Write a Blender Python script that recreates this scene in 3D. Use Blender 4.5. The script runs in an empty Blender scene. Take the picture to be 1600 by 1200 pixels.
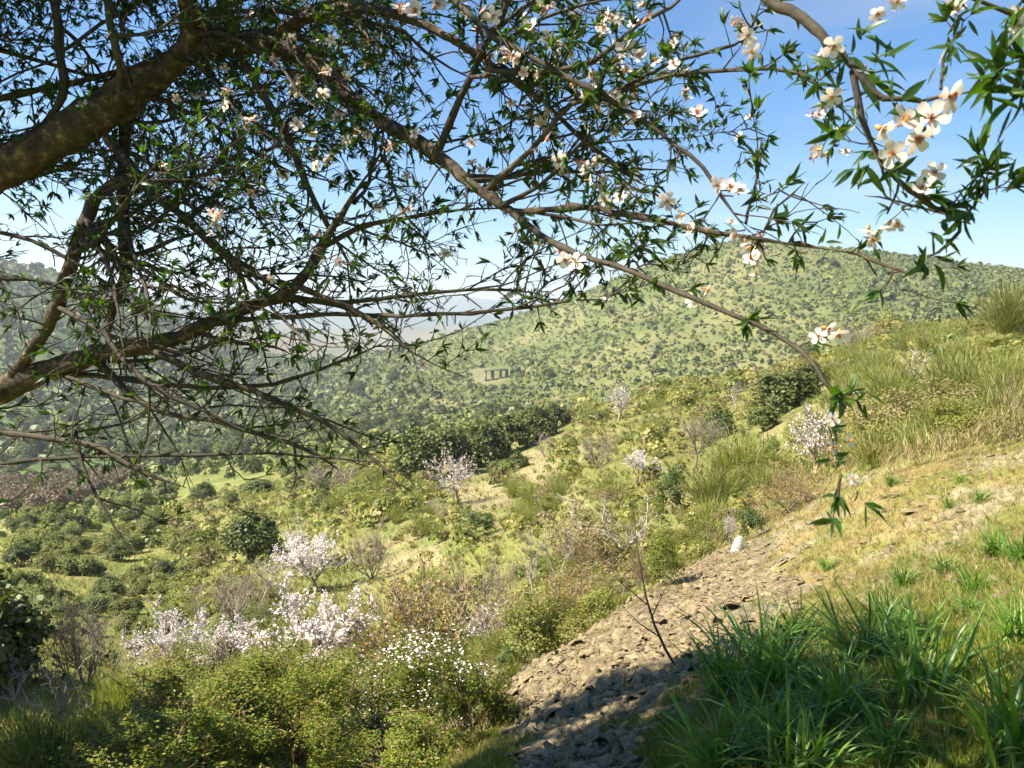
import bpy, math, random
import numpy as np
from mathutils import Vector, Matrix

random.seed(7)
RNG = np.random.default_rng(7)
sc = bpy.context.scene
COL = sc.collection

# ------------------------------------------------------------------ camera, sky, sun, exposure
EYE = 1.65                                   # camera height over the ground at the feet
F = 1232.0                                   # focal length in pixels of a 1600 x 1200 frame
PITCH = math.atan((600 - 490) / F)           # the true horizon lies at row 490
cam_d = bpy.data.cameras.new('camera')
cam = bpy.data.objects.new('camera', cam_d)
COL.objects.link(cam)
cam.location = (0, 0, EYE)
cam.rotation_euler = (math.pi / 2 - PITCH, 0, 0)
cam_d.sensor_width = 36
cam_d.lens = 36 * F / 1600
cam_d.clip_start = 0.05
cam_d.clip_end = 30000
cam_d.dof.use_dof = True
cam_d.dof.focus_distance = 6.0
cam_d.dof.aperture_fstop = 14
sc.camera = cam

SUN_AZ = math.radians(-102)                  # measured from the view direction, to the left and a little behind
SUN_EL = math.radians(49)
w = bpy.data.worlds.new('World')
sc.world = w
w.use_nodes = True
nt = w.node_tree
sky = nt.nodes.new('ShaderNodeTexSky')
sky.sky_type = 'NISHITA'
sky.sun_disc = False
sky.sun_elevation = SUN_EL
sky.sun_rotation = SUN_AZ
sky.altitude = 500
sky.air_density = 1.0
sky.dust_density = 0.1
sky.ozone_density = 4.0
bg = nt.nodes['Background']
bg.inputs['Strength'].default_value = 0.058
grade = nt.nodes.new('ShaderNodeHueSaturation')
grade.inputs['Hue'].default_value = 0.5
grade.inputs['Saturation'].default_value = 1.32
nt.links.new(sky.outputs['Color'], grade.inputs['Color'])
nt.links.new(grade.outputs['Color'], bg.inputs['Color'])
wtc = nt.nodes.new('ShaderNodeTexCoord')                     # thin streaks of high haze, over the whole sky
wmp = nt.nodes.new('ShaderNodeMapping'); wmp.inputs['Scale'].default_value = (1.2, 1.2, 9.0); wmp.inputs['Rotation'].default_value = (0.05, 0.09, 0)
wno = nt.nodes.new('ShaderNodeTexNoise'); wno.inputs['Scale'].default_value = 2.2; wno.inputs['Detail'].default_value = 6
wmr = nt.nodes.new('ShaderNodeMapRange'); wmr.inputs['From Min'].default_value = 0.5; wmr.inputs['From Max'].default_value = 0.75; wmr.inputs['To Min'].default_value = 1.34; wmr.inputs['To Max'].default_value = 1.02
nt.links.new(wtc.outputs['Generated'], wmp.inputs[0]); nt.links.new(wmp.outputs[0], wno.inputs['Vector']); nt.links.new(wno.outputs[0], wmr.inputs['Value']); nt.links.new(wmr.outputs[0], grade.inputs['Saturation'])

sun_d = bpy.data.lights.new('sun', 'SUN')
sun_d.energy = 5.0
sun_d.angle = math.radians(0.53)
sun_d.color = (1.0, 0.925, 0.78)
sun = bpy.data.objects.new('sun', sun_d)
COL.objects.link(sun)
S_DIR = Vector((math.sin(SUN_AZ) * math.cos(SUN_EL), math.cos(SUN_AZ) * math.cos(SUN_EL), math.sin(SUN_EL)))
sun.rotation_euler = S_DIR.to_track_quat('Z', 'Y').to_euler()
sun.location = (-20, -5, 30)

vs = sc.view_settings
vs.view_transform = 'Standard'
vs.look = 'None'
vs.exposure = 1.68
vs.gamma = 1
vs.use_curve_mapping = False
sc.render.engine = 'CYCLES'
cy = sc.cycles
cy.max_bounces = 6
cy.diffuse_bounces = 2
cy.glossy_bounces = 2
cy.transmission_bounces = 3
cy.transparent_max_bounces = 4
cy.volume_bounces = 0
cy.use_denoising = True
cy.use_adaptive_sampling = True
cy.adaptive_threshold = 0.03
cy.caustics_reflective = False
cy.caustics_refractive = False

# ------------------------------------------------------------------ projection helpers
CP, SP = math.cos(PITCH), math.sin(PITCH)

def ray(u, v):
    u = np.asarray(u, float); v = np.asarray(v, float)
    a = (u - 800) / F; t = (600 - v) / F
    return np.stack([a, CP + t * SP, -SP + t * CP], -1)

def at(u, v, d):
    """The point seen at photo position (u, v), d metres in front of the lens."""
    p = ray(u, v) * np.asarray(d, float)[..., None]
    p[..., 2] += EYE
    return p

def project(P):
    x, y, z = P[..., 0], P[..., 1], P[..., 2] - EYE
    fw = y * CP - z * SP
    up = y * SP + z * CP
    fw = np.where(np.abs(fw) < 1e-6, 1e-6, fw)
    return 800 + F * x / fw, 600 - F * up / fw, fw

def unit(a):
    return a / np.maximum(np.linalg.norm(a, axis=-1, keepdims=True), 1e-9)

# value noise for terrain and patches
_perm = np.random.default_rng(3).random((256, 256))
def vnoise(x, y):
    xi = np.floor(x).astype(int); yi = np.floor(y).astype(int)
    fx = x - xi; fy = y - yi
    fx = fx * fx * (3 - 2 * fx); fy = fy * fy * (3 - 2 * fy)
    g = lambda i, j: _perm[i % 256, j % 256]
    return (g(xi, yi) * (1 - fx) + g(xi + 1, yi) * fx) * (1 - fy) + (g(xi, yi + 1) * (1 - fx) + g(xi + 1, yi + 1) * fx) * fy

def fbm(x, y, o=4):
    s = 0; a = 0.5
    for i in range(o):
        s = s + a * vnoise(x * 2 ** i + 17 * i, y * 2 ** i + 31 * i); a *= 0.5
    return s

def inside(poly, u, v):
    poly = np.asarray(poly, float); r = np.zeros(np.shape(u), bool)
    n = len(poly)
    for i in range(n):
        x1, y1 = poly[i]; x2, y2 = poly[(i + 1) % n]
        if y1 == y2: continue
        c = ((y1 > v) != (y2 > v)) & (u < (x2 - x1) * (v - y1) / (y2 - y1) + x1)
        r ^= c
    return r

# ------------------------------------------------------------------ terrain as a height field in (azimuth, log distance)
def hv(r, az, v):
    y = r * math.cos(az); t = (600 - v) / F
    return y * (t * CP - SP) / (CP + t * SP)

COLS = {
 -500: [(2, 'h', -2.0), (5, 'h', -3.4), (10, 'h', -5.6), (30, 'h', -12), (60, 'h', -19), (200, 'h', -44), (300, 'h', -52), (450, 'h', -40), (800, 'h', 75), (1200, 'h', 60), (7000, 'h', 220)],
 0:   [(2, 'h', -1.95), (5, 'h', -3.4), (8, 1185), (15, 1080), (30, 960), (60, 862), (100, 812), (160, 782), (220, 752), (300, 722), (400, 680), (600, 545), (800, 398), (950, 430), (2500, 500), (5000, 440), (7000, 450)],
 200: [(2, 'h', -1.9), (4.5, 'h', -3.1), (8, 1190), (15, 1090), (30, 970), (60, 865), (100, 802), (160, 765), (220, 738), (300, 712), (400, 682), (600, 585), (850, 456), (1000, 490), (2500, 505), (5000, 458), (7000, 465)],
 400: [(2, 'h', -1.9), (4.5, 'h', -3.0), (7, 1200), (12, 1120), (20, 1020), (30, 930), (50, 852), (80, 790), (120, 747), (180, 717), (250, 700), (350, 678), (500, 640), (700, 595), (900, 548), (1050, 565), (1500, 540), (1900, 511), (2300, 540), (2900, 498), (3400, 530), (4400, 482), (4800, 500), (5600, 462), (7000, 468)],
 600: [(2, 'h', -1.85), (4.5, 'h', -2.9), (6, 1250), (10, 1150), (17, 1040), (25, 930), (40, 822), (60, 752), (80, 722), (100, 718), (150, 702), (220, 685), (300, 662), (400, 622), (550, 578), (700, 550), (850, 565), (1500, 570), (1900, 540), (2300, 555), (2900, 512), (3400, 535), (4400, 488), (4800, 505), (5600, 465), (7000, 470)],
 800: [(2, 'h', -1.8), (4, 'h', -2.4), (6, 1130), (7.2, 1062), (12, 1005), (17, 930), (25, 850), (40, 780), (55, 735), (80, 690), (100, 668), (130, 660), (200, 655), (300, 632), (400, 590), (500, 550), (640, 490), (780, 520), (1500, 560), (2900, 515), (3400, 535), (4400, 490), (4800, 508), (5600, 468), (7000, 474)],
 1000:[(2, 'h', -1.75), (4, 1148), (7, 1000), (10, 925), (15, 872), (22, 802), (32, 745), (45, 690), (60, 655), (75, 633), (90, 618), (110, 625), (150, 635), (250, 612), (350, 552), (450, 482), (560, 414), (720, 440), (2500, 530), (5000, 475), (7000, 480)],
 1150:[(2, 'h', -1.73), (3.2, 1160), (5, 1025), (8, 925), (13.5, 850), (16, 832), (22, 775), (32, 715), (45, 665), (60, 627), (75, 605), (88, 592), (105, 602), (150, 620), (250, 595), (350, 525), (450, 442), (545, 373), (720, 400), (2500, 530), (5000, 480), (7000, 480)],
 1270:[(2, 'h', -1.7), (3.2, 1140), (5, 1000), (8, 885), (12, 812), (17, 765), (22, 725), (30, 675), (45, 615), (60, 585), (72, 572), (90, 582), (150, 602), (250, 575), (350, 505), (450, 435), (540, 385), (720, 410), (2500, 530), (7000, 480)],
 1400:[(2, 'h', -1.65), (3.2, 1120), (5, 975), (8, 840), (12, 738), (16, 690), (22, 645), (30, 600), (45, 560), (60, 538), (70, 530), (90, 542), (150, 570), (250, 548), (350, 488), (450, 432), (560, 397), (750, 420), (2500, 530), (7000, 480)],
 1600:[(2, 'h', -1.55), (3.2, 1080), (5, 930), (8, 790), (12, 682), (16, 622), (20, 582), (26, 548), (32, 528), (40, 512), (50, 512), (90, 530), (200, 540), (350, 480), (450, 440), (600, 417), (800, 440), (2500, 530), (7000, 480)],
 2000:[(2, 'h', -1.4), (3.2, 1000), (5, 850), (8, 720), (12, 632), (20, 540), (30, 500), (50, 480), (100, 470), (300, 450), (600, 400), (900, 420), (7000, 470)],
}
LR0, LR1, NR = math.log(0.6), math.log(7000.0), 360
LR = np.linspace(LR0, LR1, NR)
caz, ch = [], []
def add_col(az, pts):
    caz.append(az)
    lr = [LR0] + [math.log(p[0]) for p in pts]
    hh = [-EYE] + [p[1] for p in pts]
    ch.append(np.interp(LR, lr, hh))
add_col(-math.pi, [(5, -1.7), (50, -1.5), (600, 10), (7000, 200)])
add_col(-math.pi / 2, [(2, -2.0), (5, -3.0), (20, -8), (60, -17), (220, -46), (400, -48), (800, 60), (7000, 220)])
for u in sorted(COLS):
    az = math.atan((u - 800) / F)
    add_col(az, [(e[0], e[2]) if e[1] == 'h' else (e[0], hv(e[0], az, e[1])) for e in COLS[u]])
add_col(math.pi / 2, [(2, -1.3), (5, -0.6), (20, 2), (100, 12), (600, 45), (7000, 220)])
add_col(math.pi, [(5, -1.7), (50, -1.5), (600, 10), (7000, 200)])
caz = np.array(caz); ch = np.array(ch)
AZ = np.concatenate([np.linspace(-math.pi, -0.80, 40)[:-1], np.linspace(-0.80, 0.80, 380), np.linspace(0.80, math.pi, 40)[1:]])
H = np.empty((len(AZ), NR))
for j in range(NR):                                            # smooth (Catmull-Rom style) across the columns
    m = np.gradient(ch[:, j], caz)
    i = np.clip(np.searchsorted(caz, AZ) - 1, 0, len(caz) - 2)
    h = caz[i + 1] - caz[i]; t = (AZ - caz[i]) / h
    dlin = (ch[i + 1, j] - ch[i, j]) / h
    m0 = np.where(m[i] * dlin <= 0, 0, np.sign(dlin) * np.minimum(np.abs(m[i]), 3 * np.abs(dlin)))
    m1 = np.where(m[i + 1] * dlin <= 0, 0, np.sign(dlin) * np.minimum(np.abs(m[i + 1]), 3 * np.abs(dlin)))
    t2, t3 = t * t, t * t * t
    H[:, j] = (2 * t3 - 3 * t2 + 1) * ch[i, j] + (t3 - 2 * t2 + t) * h * m0 + (-2 * t3 + 3 * t2) * ch[i + 1, j] + (t3 - t2) * h * m1
k = np.array([1, 2, 3, 2, 1.0]); k /= k.sum()
Hp = np.pad(H, ((0, 0), (2, 2)), 'edge')
H = sum(k[q] * Hp[:, q:q + NR] for q in range(5))
RR = np.exp(LR)
GX = np.sin(AZ)[:, None] * RR[None]; GY = np.cos(AZ)[:, None] * RR[None]
amp = np.clip(0.03 * RR, 0, 1.0) * np.clip(RR / 3, 0, 1) + np.clip((RR - 120) / 300, 0, 1) * 5 + np.clip((RR - 1000) / 2000, 0, 1) * 90
scale = 0.45
H += amp[None] * ((fbm(GX / (1.5 + 0.12 * RR[None]) * 1.0 + 40, GY / (1.5 + 0.12 * RR[None]) + 40) - 0.47) * 1.2)
# terrace edge: stones end in a small step down to the bushes
EU = np.array([560, 770, 800, 900, 1000, 1150, 1270, 1400, 1600, 2000]); ER = np.array([5.2, 6.6, 7.1, 8.5, 10, 13.5, 16.5, 12.6, 11.5, 11])
EAZ = np.arctan((EU - 800) / F)
def r_edge(az):
    return np.interp(az, EAZ, ER)
d_out = RR[None] - r_edge(AZ)[:, None]
fade = np.interp(np.degrees(AZ), [-16, -3, 16, 22], [0, 1, 1, 0])[:, None]
H -= fade * np.where(d_out > 0, np.clip(d_out / 0.25, 0, 1) * 0.75 * np.exp(-d_out / 4.0), 0)
Z = H + EYE

def ground(x, y):
    x = np.asarray(x, float); y = np.asarray(y, float)
    az = np.arctan2(x, y); lr = np.clip((np.log(np.maximum(np.hypot(x, y), 0.61)) - LR0) / (LR1 - LR0) * (NR - 1), 0, NR - 1.001)
    i = np.clip(np.searchsorted(AZ, az) - 1, 0, len(AZ) - 2); t = (az - AZ[i]) / (AZ[i + 1] - AZ[i])
    j = lr.astype(int); s = lr - j
    return (Z[i, j] * (1 - t) + Z[i + 1, j] * t) * (1 - s) + (Z[i, j + 1] * (1 - t) + Z[i + 1, j + 1] * t) * s

def hit(u, v, rmin=1.2, rmax=6500):
    """Where the line of sight at (u, v) first meets the terrain."""
    d = ray(u, v); hor = math.hypot(d[0], d[1])
    r = np.exp(np.linspace(math.log(rmin), math.log(rmax), 3000))
    zz = EYE + d[2] / hor * r
    g = ground(d[0] / hor * r, d[1] / hor * r)
    k = np.argmax(g >= zz) if np.any(g >= zz) else len(r) - 1
    return np.array([d[0] / hor * r[k], d[1] / hor * r[k], g[k]])

# ------------------------------------------------------------------ mesh helpers
def make_mesh(name, V, faces, mat=None, col=None, smooth=False, mats=None, midx=None):
    """V (n,3); faces: list of int arrays (m,k)."""
    me = bpy.data.meshes.new(name)
    V = np.asarray(V, np.float32)
    me.vertices.add(len(V)); me.vertices.foreach_set('co', V.ravel())
    faces = [np.asarray(f, np.int32) for f in faces if len(f)]
    loops = np.concatenate([f.ravel() for f in faces])
    cnt = np.concatenate([np.full(len(f), f.shape[1], np.int32) for f in faces])
    start = np.concatenate([[0], np.cumsum(cnt)[:-1]]).astype(np.int32)
    me.loops.add(len(loops)); me.loops.foreach_set('vertex_index', loops)
    me.polygons.add(len(cnt)); me.polygons.foreach_set('loop_start', start)
    if smooth: me.polygons.foreach_set('use_smooth', np.ones(len(cnt), bool))
    for m in ([mat] if mat else []) + (mats or []): me.materials.append(m)
    if midx is not None: me.polygons.foreach_set('material_index', np.asarray(midx, np.int32))
    if col is not None:
        a = me.attributes.new('Col', 'FLOAT_COLOR', 'POINT')
        c = np.ones((len(V), 4), np.float32); c[:, :3] = col
        a.data.foreach_set('color', c.ravel())
    me.update(calc_edges=True)
    return me

class Geo:
    """collects batches of vertices and faces into one mesh"""
    def __init__(self): self.V = []; self.F = {}; self.n = 0; self.C = []
    def add(self, V, faces, col=None):
        for f in faces:
            f = np.asarray(f)
            if len(f): self.F.setdefault(f.shape[1], []).append(f + self.n)
        self.V.append(V); self.n += len(V)
        if col is not None: self.C.append(np.broadcast_to(col, (len(V), 3)))
    def mesh(self, name, mat, smooth=False):
        return make_mesh(name, np.concatenate(self.V), [np.concatenate(x) for x in self.F.values()], mat, np.concatenate(self.C) if self.C else None, smooth)

def tubes(P, R, S=5):
    """P (n,K,3), R (n,K) -> vertices and quads of n tapered tubes"""
    n, K, _ = P.shape
    T = np.gradient(P, axis=1); T = unit(T)
    ref = np.where(np.abs(T[:, :1, 2:3]) > 0.9, np.array([1.0, 0, 0]), np.array([0, 0, 1.0]))
    A = unit(np.cross(T, np.broadcast_to(ref, T.shape))); B = np.cross(T, A)
    ang = np.linspace(0, 2 * math.pi, S, endpoint=False)
    V = P[:, :, None] + R[:, :, None, None] * (np.cos(ang)[None, None, :, None] * A[:, :, None] + np.sin(ang)[None, None, :, None] * B[:, :, None])
    idx = np.arange(n * K * S).reshape(n, K, S)
    a = idx[:, :-1]; b = idx[:, 1:]
    f = np.stack([a, np.roll(a, -1, 2), np.roll(b, -1, 2), b], -1).reshape(-1, 4)
    return V.reshape(-1, 3), f

def grow(rng, P0, D0, L, K, wander, bias=(0, 0, 0)):
    n = len(P0); P = np.zeros((n, K, 3)); P[:, 0] = P0; D = unit(np.asarray(D0, float))
    L = np.broadcast_to(L, (n,))
    for q in range(1, K):
        D = unit(D + wander * rng.normal(size=(n, 3)) + np.asarray(bias))
        P[:, q] = P[:, q - 1] + D * (L / (K - 1))[:, None]
    return P

def along(P, i, t):
    """point and tangent on polyline i at fraction t"""
    K = P.shape[1]; s = np.clip(t * (K - 1), 0, K - 1.001); j = s.astype(int); f = (s - j)[:, None]
    a = P[i, j]; b = P[i, j + 1]
    return a * (1 - f) + b * f, unit(b - a)

def aside(rng, T, amin, amax):
    """directions leaving the tangents T at angles amin..amax"""
    R = unit(np.cross(T, rng.normal(size=T.shape)))
    a = rng.uniform(amin, amax, len(T))[:, None]
    return unit(T * np.cos(a) + R * np.sin(a))

def leaves(pos, Y, size, tpl, rng, N=None):
    """instances of a template (verts, faces); the template's y axis follows Y"""
    n = len(pos); Y = unit(Y)
    if N is None: N = rng.normal(size=(n, 3))
    X = unit(np.cross(Y, N)); Zv = np.cross(X, Y)
    tv, tf = tpl; tv = np.asarray(tv, float)
    size = np.broadcast_to(size, (n,))[:, None, None]
    V = pos[:, None] + size * (tv[None, :, 0:1] * X[:, None] + tv[None, :, 1:2] * Y[:, None] + tv[None, :, 2:3] * Zv[:, None])
    off = np.arange(n)[:, None, None] * len(tv)
    return V.reshape(-1, 3), [(np.asarray(f)[None] + off).reshape(-1, np.asarray(f).shape[1]) for f in tf]

DIAMOND = ([(0, 0, 0), (0.32, 0.5, 0.06), (0, 1, 0), (-0.32, 0.5, 0.06)], [np.array([[0, 1, 2, 3]])])
CARD = ([(-0.5, -0.4, 0), (0.45, -0.5, 0.1), (0.5, 0.42, 0), (-0.42, 0.5, 0.12)], [np.array([[0, 1, 2, 3]])])
BLADE = ([(-0.5, 0, 0), (0.5, 0, 0), (0.0, 1, 0)], [np.array([[0, 1, 2]])])

# ------------------------------------------------------------------ materials
def new_mat(name):
    m = bpy.data.materials.new(name); m.use_nodes = True
    t = m.node_tree; t.nodes.clear()
    o = t.nodes.new('ShaderNodeOutputMaterial')
    return m, t, o

def N_(t, kind, **kw):
    n = t.nodes.new(kind)
    for k_, v_ in kw.items():
        if k_ in n.inputs: n.inputs[k_].default_value = v_
        else: setattr(n, k_, v_)
    return n

def leaf_mat(name, cols, trans=0.35, rough=0.55, tcol=None, island=True, spec=0.3):
    """cols: list of colours met from leaf to leaf"""
    m, t, o = new_mat(name)
    g = t.nodes.new('ShaderNodeNewGeometry')
    r = t.nodes.new('ShaderNodeValToRGB'); r.color_ramp.interpolation = 'LINEAR'
    el = r.color_ramp.elements
    while len(el) < len(cols): el.new(0.5)
    for q, c in enumerate(cols):
        el[q].position = q / max(1, len(cols) - 1); el[q].color = (*c, 1)
    if island == 'object':
        oi = t.nodes.new('ShaderNodeObjectInfo'); t.links.new(oi.outputs['Random'], r.inputs[0])
    else:
        t.links.new(g.outputs['Random Per Island'], r.inputs[0])
    oi = t.nodes.new('ShaderNodeObjectInfo')
    hsv = t.nodes.new('ShaderNodeHueSaturation')
    mr = N_(t, 'ShaderNodeMapRange'); mr.inputs['To Min'].default_value = 0.78; mr.inputs['To Max'].default_value = 1.22
    t.links.new(oi.outputs['Random'], mr.inputs['Value'])
    t.links.new(mr.outputs[0], hsv.inputs['Value'])
    t.links.new(r.outputs[0], hsv.inputs['Color'])
    p = N_(t, 'ShaderNodeBsdfPrincipled', Roughness=rough)
    p.inputs['Specular IOR Level'].default_value = spec
    t.links.new(hsv.outputs[0], p.inputs['Base Color'])
    if trans > 0:
        tr = t.nodes.new('ShaderNodeBsdfTranslucent')
        mx = N_(t, 'ShaderNodeMix', data_type='RGBA', blend_type='MULTIPLY'); mx.inputs[0].default_value = 1
        mx.inputs[7].default_value = (*(tcol or (1.5, 1.7, 0.6)), 1)
        t.links.new(hsv.outputs[0], mx.inputs[6]); t.links.new(mx.outputs[2], tr.inputs['Color'])
        ms = t.nodes.new('ShaderNodeMixShader'); ms.inputs[0].default_value = trans
        t.links.new(p.outputs[0], ms.inputs[1]); t.links.new(tr.outputs[0], ms.inputs[2]); t.links.new(ms.outputs[0], o.inputs[0])
    else:
        t.links.new(p.outputs[0], o.inputs[0])
    return m

def col_mat(name, trans=0.3, rough=0.7):
    """colour stored blade by blade in the mesh"""
    m, t, o = new_mat(name)
    a = N_(t, 'ShaderNodeAttribute', attribute_name='Col')
    p = N_(t, 'ShaderNodeBsdfPrincipled', Roughness=rough); p.inputs['Specular IOR Level'].default_value = 0.25
    tr = t.nodes.new('ShaderNodeBsdfTranslucent'); ms = t.nodes.new('ShaderNodeMixShader'); ms.inputs[0].default_value = trans
    t.links.new(a.outputs['Color'], p.inputs['Base Color']); t.links.new(a.outputs['Color'], tr.inputs['Color'])
    t.links.new(p.outputs[0], ms.inputs[1]); t.links.new(tr.outputs[0], ms.inputs[2]); t.links.new(ms.outputs[0], o.inputs[0])
    return m

def rough_mat(name, c1, c2, scale=6, bump=0.3, rough=0.85, c3=None, detail=6, stretch=(1, 1, 1), per_object=0.2):
    """bark, stone, masonry: noise between colours plus relief"""
    m, t, o = new_mat(name)
    tc = t.nodes.new('ShaderNodeTexCoord'); mp = t.nodes.new('ShaderNodeMapping'); mp.inputs['Scale'].default_value = stretch
    t.links.new(tc.outputs['Object'], mp.inputs[0])
    n = N_(t, 'ShaderNodeTexNoise', Scale=scale, Detail=detail, Roughness=0.65); t.links.new(mp.outputs[0], n.inputs['Vector'])
    r = t.nodes.new('ShaderNodeValToRGB'); e = r.color_ramp.elements
    e[0].position = 0.3; e[0].color = (*c1, 1); e[1].position = 0.7; e[1].color = (*c2, 1)
    if c3: x = e.new(0.55); x.color = (*c3, 1)
    t.links.new(n.outputs[0], r.inputs[0])
    oi = t.nodes.new('ShaderNodeObjectInfo'); hsv = t.nodes.new('ShaderNodeHueSaturation')
    mr = N_(t, 'ShaderNodeMapRange'); mr.inputs['To Min'].default_value = 1 - per_object; mr.inputs['To Max'].default_value = 1 + per_object
    g = t.nodes.new('ShaderNodeNewGeometry'); ad = N_(t, 'ShaderNodeMath', operation='ADD'); fr = N_(t, 'ShaderNodeMath', operation='FRACT')
    t.links.new(oi.outputs['Random'], ad.inputs[0]); t.links.new(g.outputs['Random Per Island'], ad.inputs[1]); t.links.new(ad.outputs[0], fr.inputs[0])
    t.links.new(fr.outputs[0], mr.inputs['Value']); t.links.new(mr.outputs[0], hsv.inputs['Value']); t.links.new(r.outputs[0], hsv.inputs['Color'])
    p = N_(t, 'ShaderNodeBsdfPrincipled', Roughness=rough); p.inputs['Specular IOR Level'].default_value = 0.25
    t.links.new(hsv.outputs[0], p.inputs['Base Color'])
    b = N_(t, 'ShaderNodeBump', Strength=bump, Distance=0.02); t.links.new(n.outputs[0], b.inputs['Height']); t.links.new(b.outputs[0], p.inputs['Normal'])
    t.links.new(p.outputs[0], o.inputs[0])
    return m

def ground_mat():
    m, t, o = new_mat('ground')
    a = N_(t, 'ShaderNodeAttribute', attribute_name='Col')
    tc = t.nodes.new('ShaderNodeTexCoord')
    cur = a.outputs['Color']
    for s, lo, hi in ((9.0, 0.75, 1.25), (1.1, 0.75, 1.25), (0.07, 0.8, 1.2)):
        n = N_(t, 'ShaderNodeTexNoise', Scale=s, Detail=5, Roughness=0.65); t.links.new(tc.outputs['Object'], n.inputs['Vector'])
        mr = N_(t, 'ShaderNodeMapRange'); mr.inputs['From Min'].default_value = 0.3; mr.inputs['From Max'].default_value = 0.7
        mr.inputs['To Min'].default_value = lo; mr.inputs['To Max'].default_value = hi
        t.links.new(n.outputs[0], mr.inputs['Value'])
        h = t.nodes.new('ShaderNodeHueSaturation'); t.links.new(mr.outputs[0], h.inputs['Value']); t.links.new(cur, h.inputs['Color']); cur = h.outputs[0]
    p = N_(t, 'ShaderNodeBsdfPrincipled', Roughness=0.95); p.inputs['Specular IOR Level'].default_value = 0.1
    t.links.new(cur, p.inputs['Base Color'])
    n = N_(t, 'ShaderNodeTexNoise', Scale=14.0, Detail=6); t.links.new(tc.outputs['Object'], n.inputs['Vector'])
    b = N_(t, 'ShaderNodeBump', Strength=0.7, Distance=0.05); t.links.new(n.outputs[0], b.inputs['Height']); t.links.new(b.outputs[0], p.inputs['Normal'])
    t.links.new(p.outputs[0], o.inputs[0])
    return m

M = {}
M['ground'] = ground_mat()
M['blade'] = col_mat('blade')
M['oak'] = leaf_mat('oak', [(0.045, 0.06, 0.014), (0.085, 0.105, 0.025), (0.145, 0.165, 0.042)], 0.15)
M['oak_far'] = leaf_mat('oak_far', [(0.06, 0.078, 0.024), (0.088, 0.108, 0.034), (0.13, 0.148, 0.046)], 0.08)
M['scrub_far'] = leaf_mat('scrub_far', [(0.12, 0.14, 0.032), (0.17, 0.185, 0.045), (0.22, 0.225, 0.06)], 0.15)
M['thicket'] = leaf_mat('thicket', [(0.075, 0.052, 0.03), (0.12, 0.08, 0.048), (0.10, 0.08, 0.04)], 0.1)
M['green_shrub'] = leaf_mat('green_shrub', [(0.04, 0.065, 0.014), (0.07, 0.105, 0.024), (0.11, 0.155, 0.035)], 0.2)
M['yellow_shrub'] = leaf_mat('yellow_shrub', [(0.07, 0.10, 0.012), (0.14, 0.17, 0.02), (0.2, 0.21, 0.025)], 0.3)
M['bramble'] = leaf_mat('bramble', [(0.055, 0.09, 0.01), (0.12, 0.17, 0.016), (0.22, 0.245, 0.025), (0.24, 0.18, 0.04)], 0.3)
M['rust'] = leaf_mat('rust', [(0.22, 0.12, 0.05), (0.32, 0.19, 0.08), (0.26, 0.2, 0.06), (0.17, 0.18, 0.05)], 0.25)
M['broom'] = leaf_mat('broom', [(0.13, 0.155, 0.035), (0.19, 0.21, 0.05), (0.24, 0.245, 0.07), (0.27, 0.235, 0.10)], 0.3)
M['mound_a'] = leaf_mat('mound_a', [(0.10, 0.115, 0.02), (0.17, 0.175, 0.032), (0.23, 0.215, 0.05)], 0.25)
M['mound_b'] = leaf_mat('mound_b', [(0.07, 0.092, 0.02), (0.11, 0.135, 0.028), (0.16, 0.175, 0.04)], 0.25)
M['mound_c'] = leaf_mat('mound_c', [(0.16, 0.13, 0.065), (0.24, 0.19, 0.09), (0.20, 0.19, 0.06)], 0.2)
M['mound_d'] = leaf_mat('mound_d', [(0.17, 0.175, 0.04), (0.25, 0.235, 0.065), (0.29, 0.245, 0.085)], 0.25)
M['blossom'] = leaf_mat('blossom', [(0.78, 0.68, 0.64), (0.88, 0.84, 0.80), (0.84, 0.74, 0.70)], 0.3, tcol=(1, 0.95, 0.95))
M['petal'] = leaf_mat('petal', [(0.78, 0.71, 0.64), (0.82, 0.77, 0.70), (0.74, 0.63, 0.58)], 0.45, tcol=(1, 0.93, 0.9), island='object')
M['stamen'] = leaf_mat('stamen', [(0.55, 0.20, 0.08), (0.65, 0.35, 0.10), (0.45, 0.12, 0.08)], 0.2, tcol=(1, 0.9, 0.8), island='object')
M['leaf'] = leaf_mat('leaf', [(0.018, 0.040, 0.008), (0.034, 0.074, 0.012), (0.07, 0.135, 0.02)], 0.4, rough=0.4, tcol=(1.9, 2.0, 0.5), spec=0.4)
M['bark'] = rough_mat('bark', (0.02, 0.015, 0.011), (0.32, 0.22, 0.10), 26, 1.0, 0.85, (0.085, 0.064, 0.042), 8, per_object=0.05)
M['twig'] = rough_mat('twig', (0.026, 0.021, 0.014), (0.085, 0.068, 0.045), 40, 0.3, 0.8, per_object=0.25)
M['grey_twig'] = rough_mat('grey_twig', (0.16, 0.13, 0.095), (0.36, 0.30, 0.22), 20, 0.2, 0.85)
M['dead'] = rough_mat('dead', (0.20, 0.17, 0.14), (0.42, 0.37, 0.31), 9, 0.4, 0.8)
M['trunk'] = rough_mat('trunk', (0.05, 0.04, 0.03), (0.15, 0.12, 0.09), 12, 0.5, 0.9)
M['schist'] = rough_mat('schist', (0.09, 0.071, 0.04), (0.30, 0.23, 0.125), 5, 0.5, 0.9, (0.195, 0.15, 0.084), 8, per_object=0.28)
M['white_rock'] = rough_mat('white_rock', (0.20, 0.195, 0.18), (0.40, 0.39, 0.37), 14, 0.3, 0.8)
M['concrete'] = rough_mat('concrete', (0.12, 0.105, 0.08), (0.24, 0.21, 0.16), 0.8, 0.1, 0.9)
M['asphodel'] = leaf_mat('asphodel', [(0.06, 0.13, 0.015), (0.10, 0.19, 0.022), (0.16, 0.26, 0.035)], 0.35, rough=0.4, spec=0.45)
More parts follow.
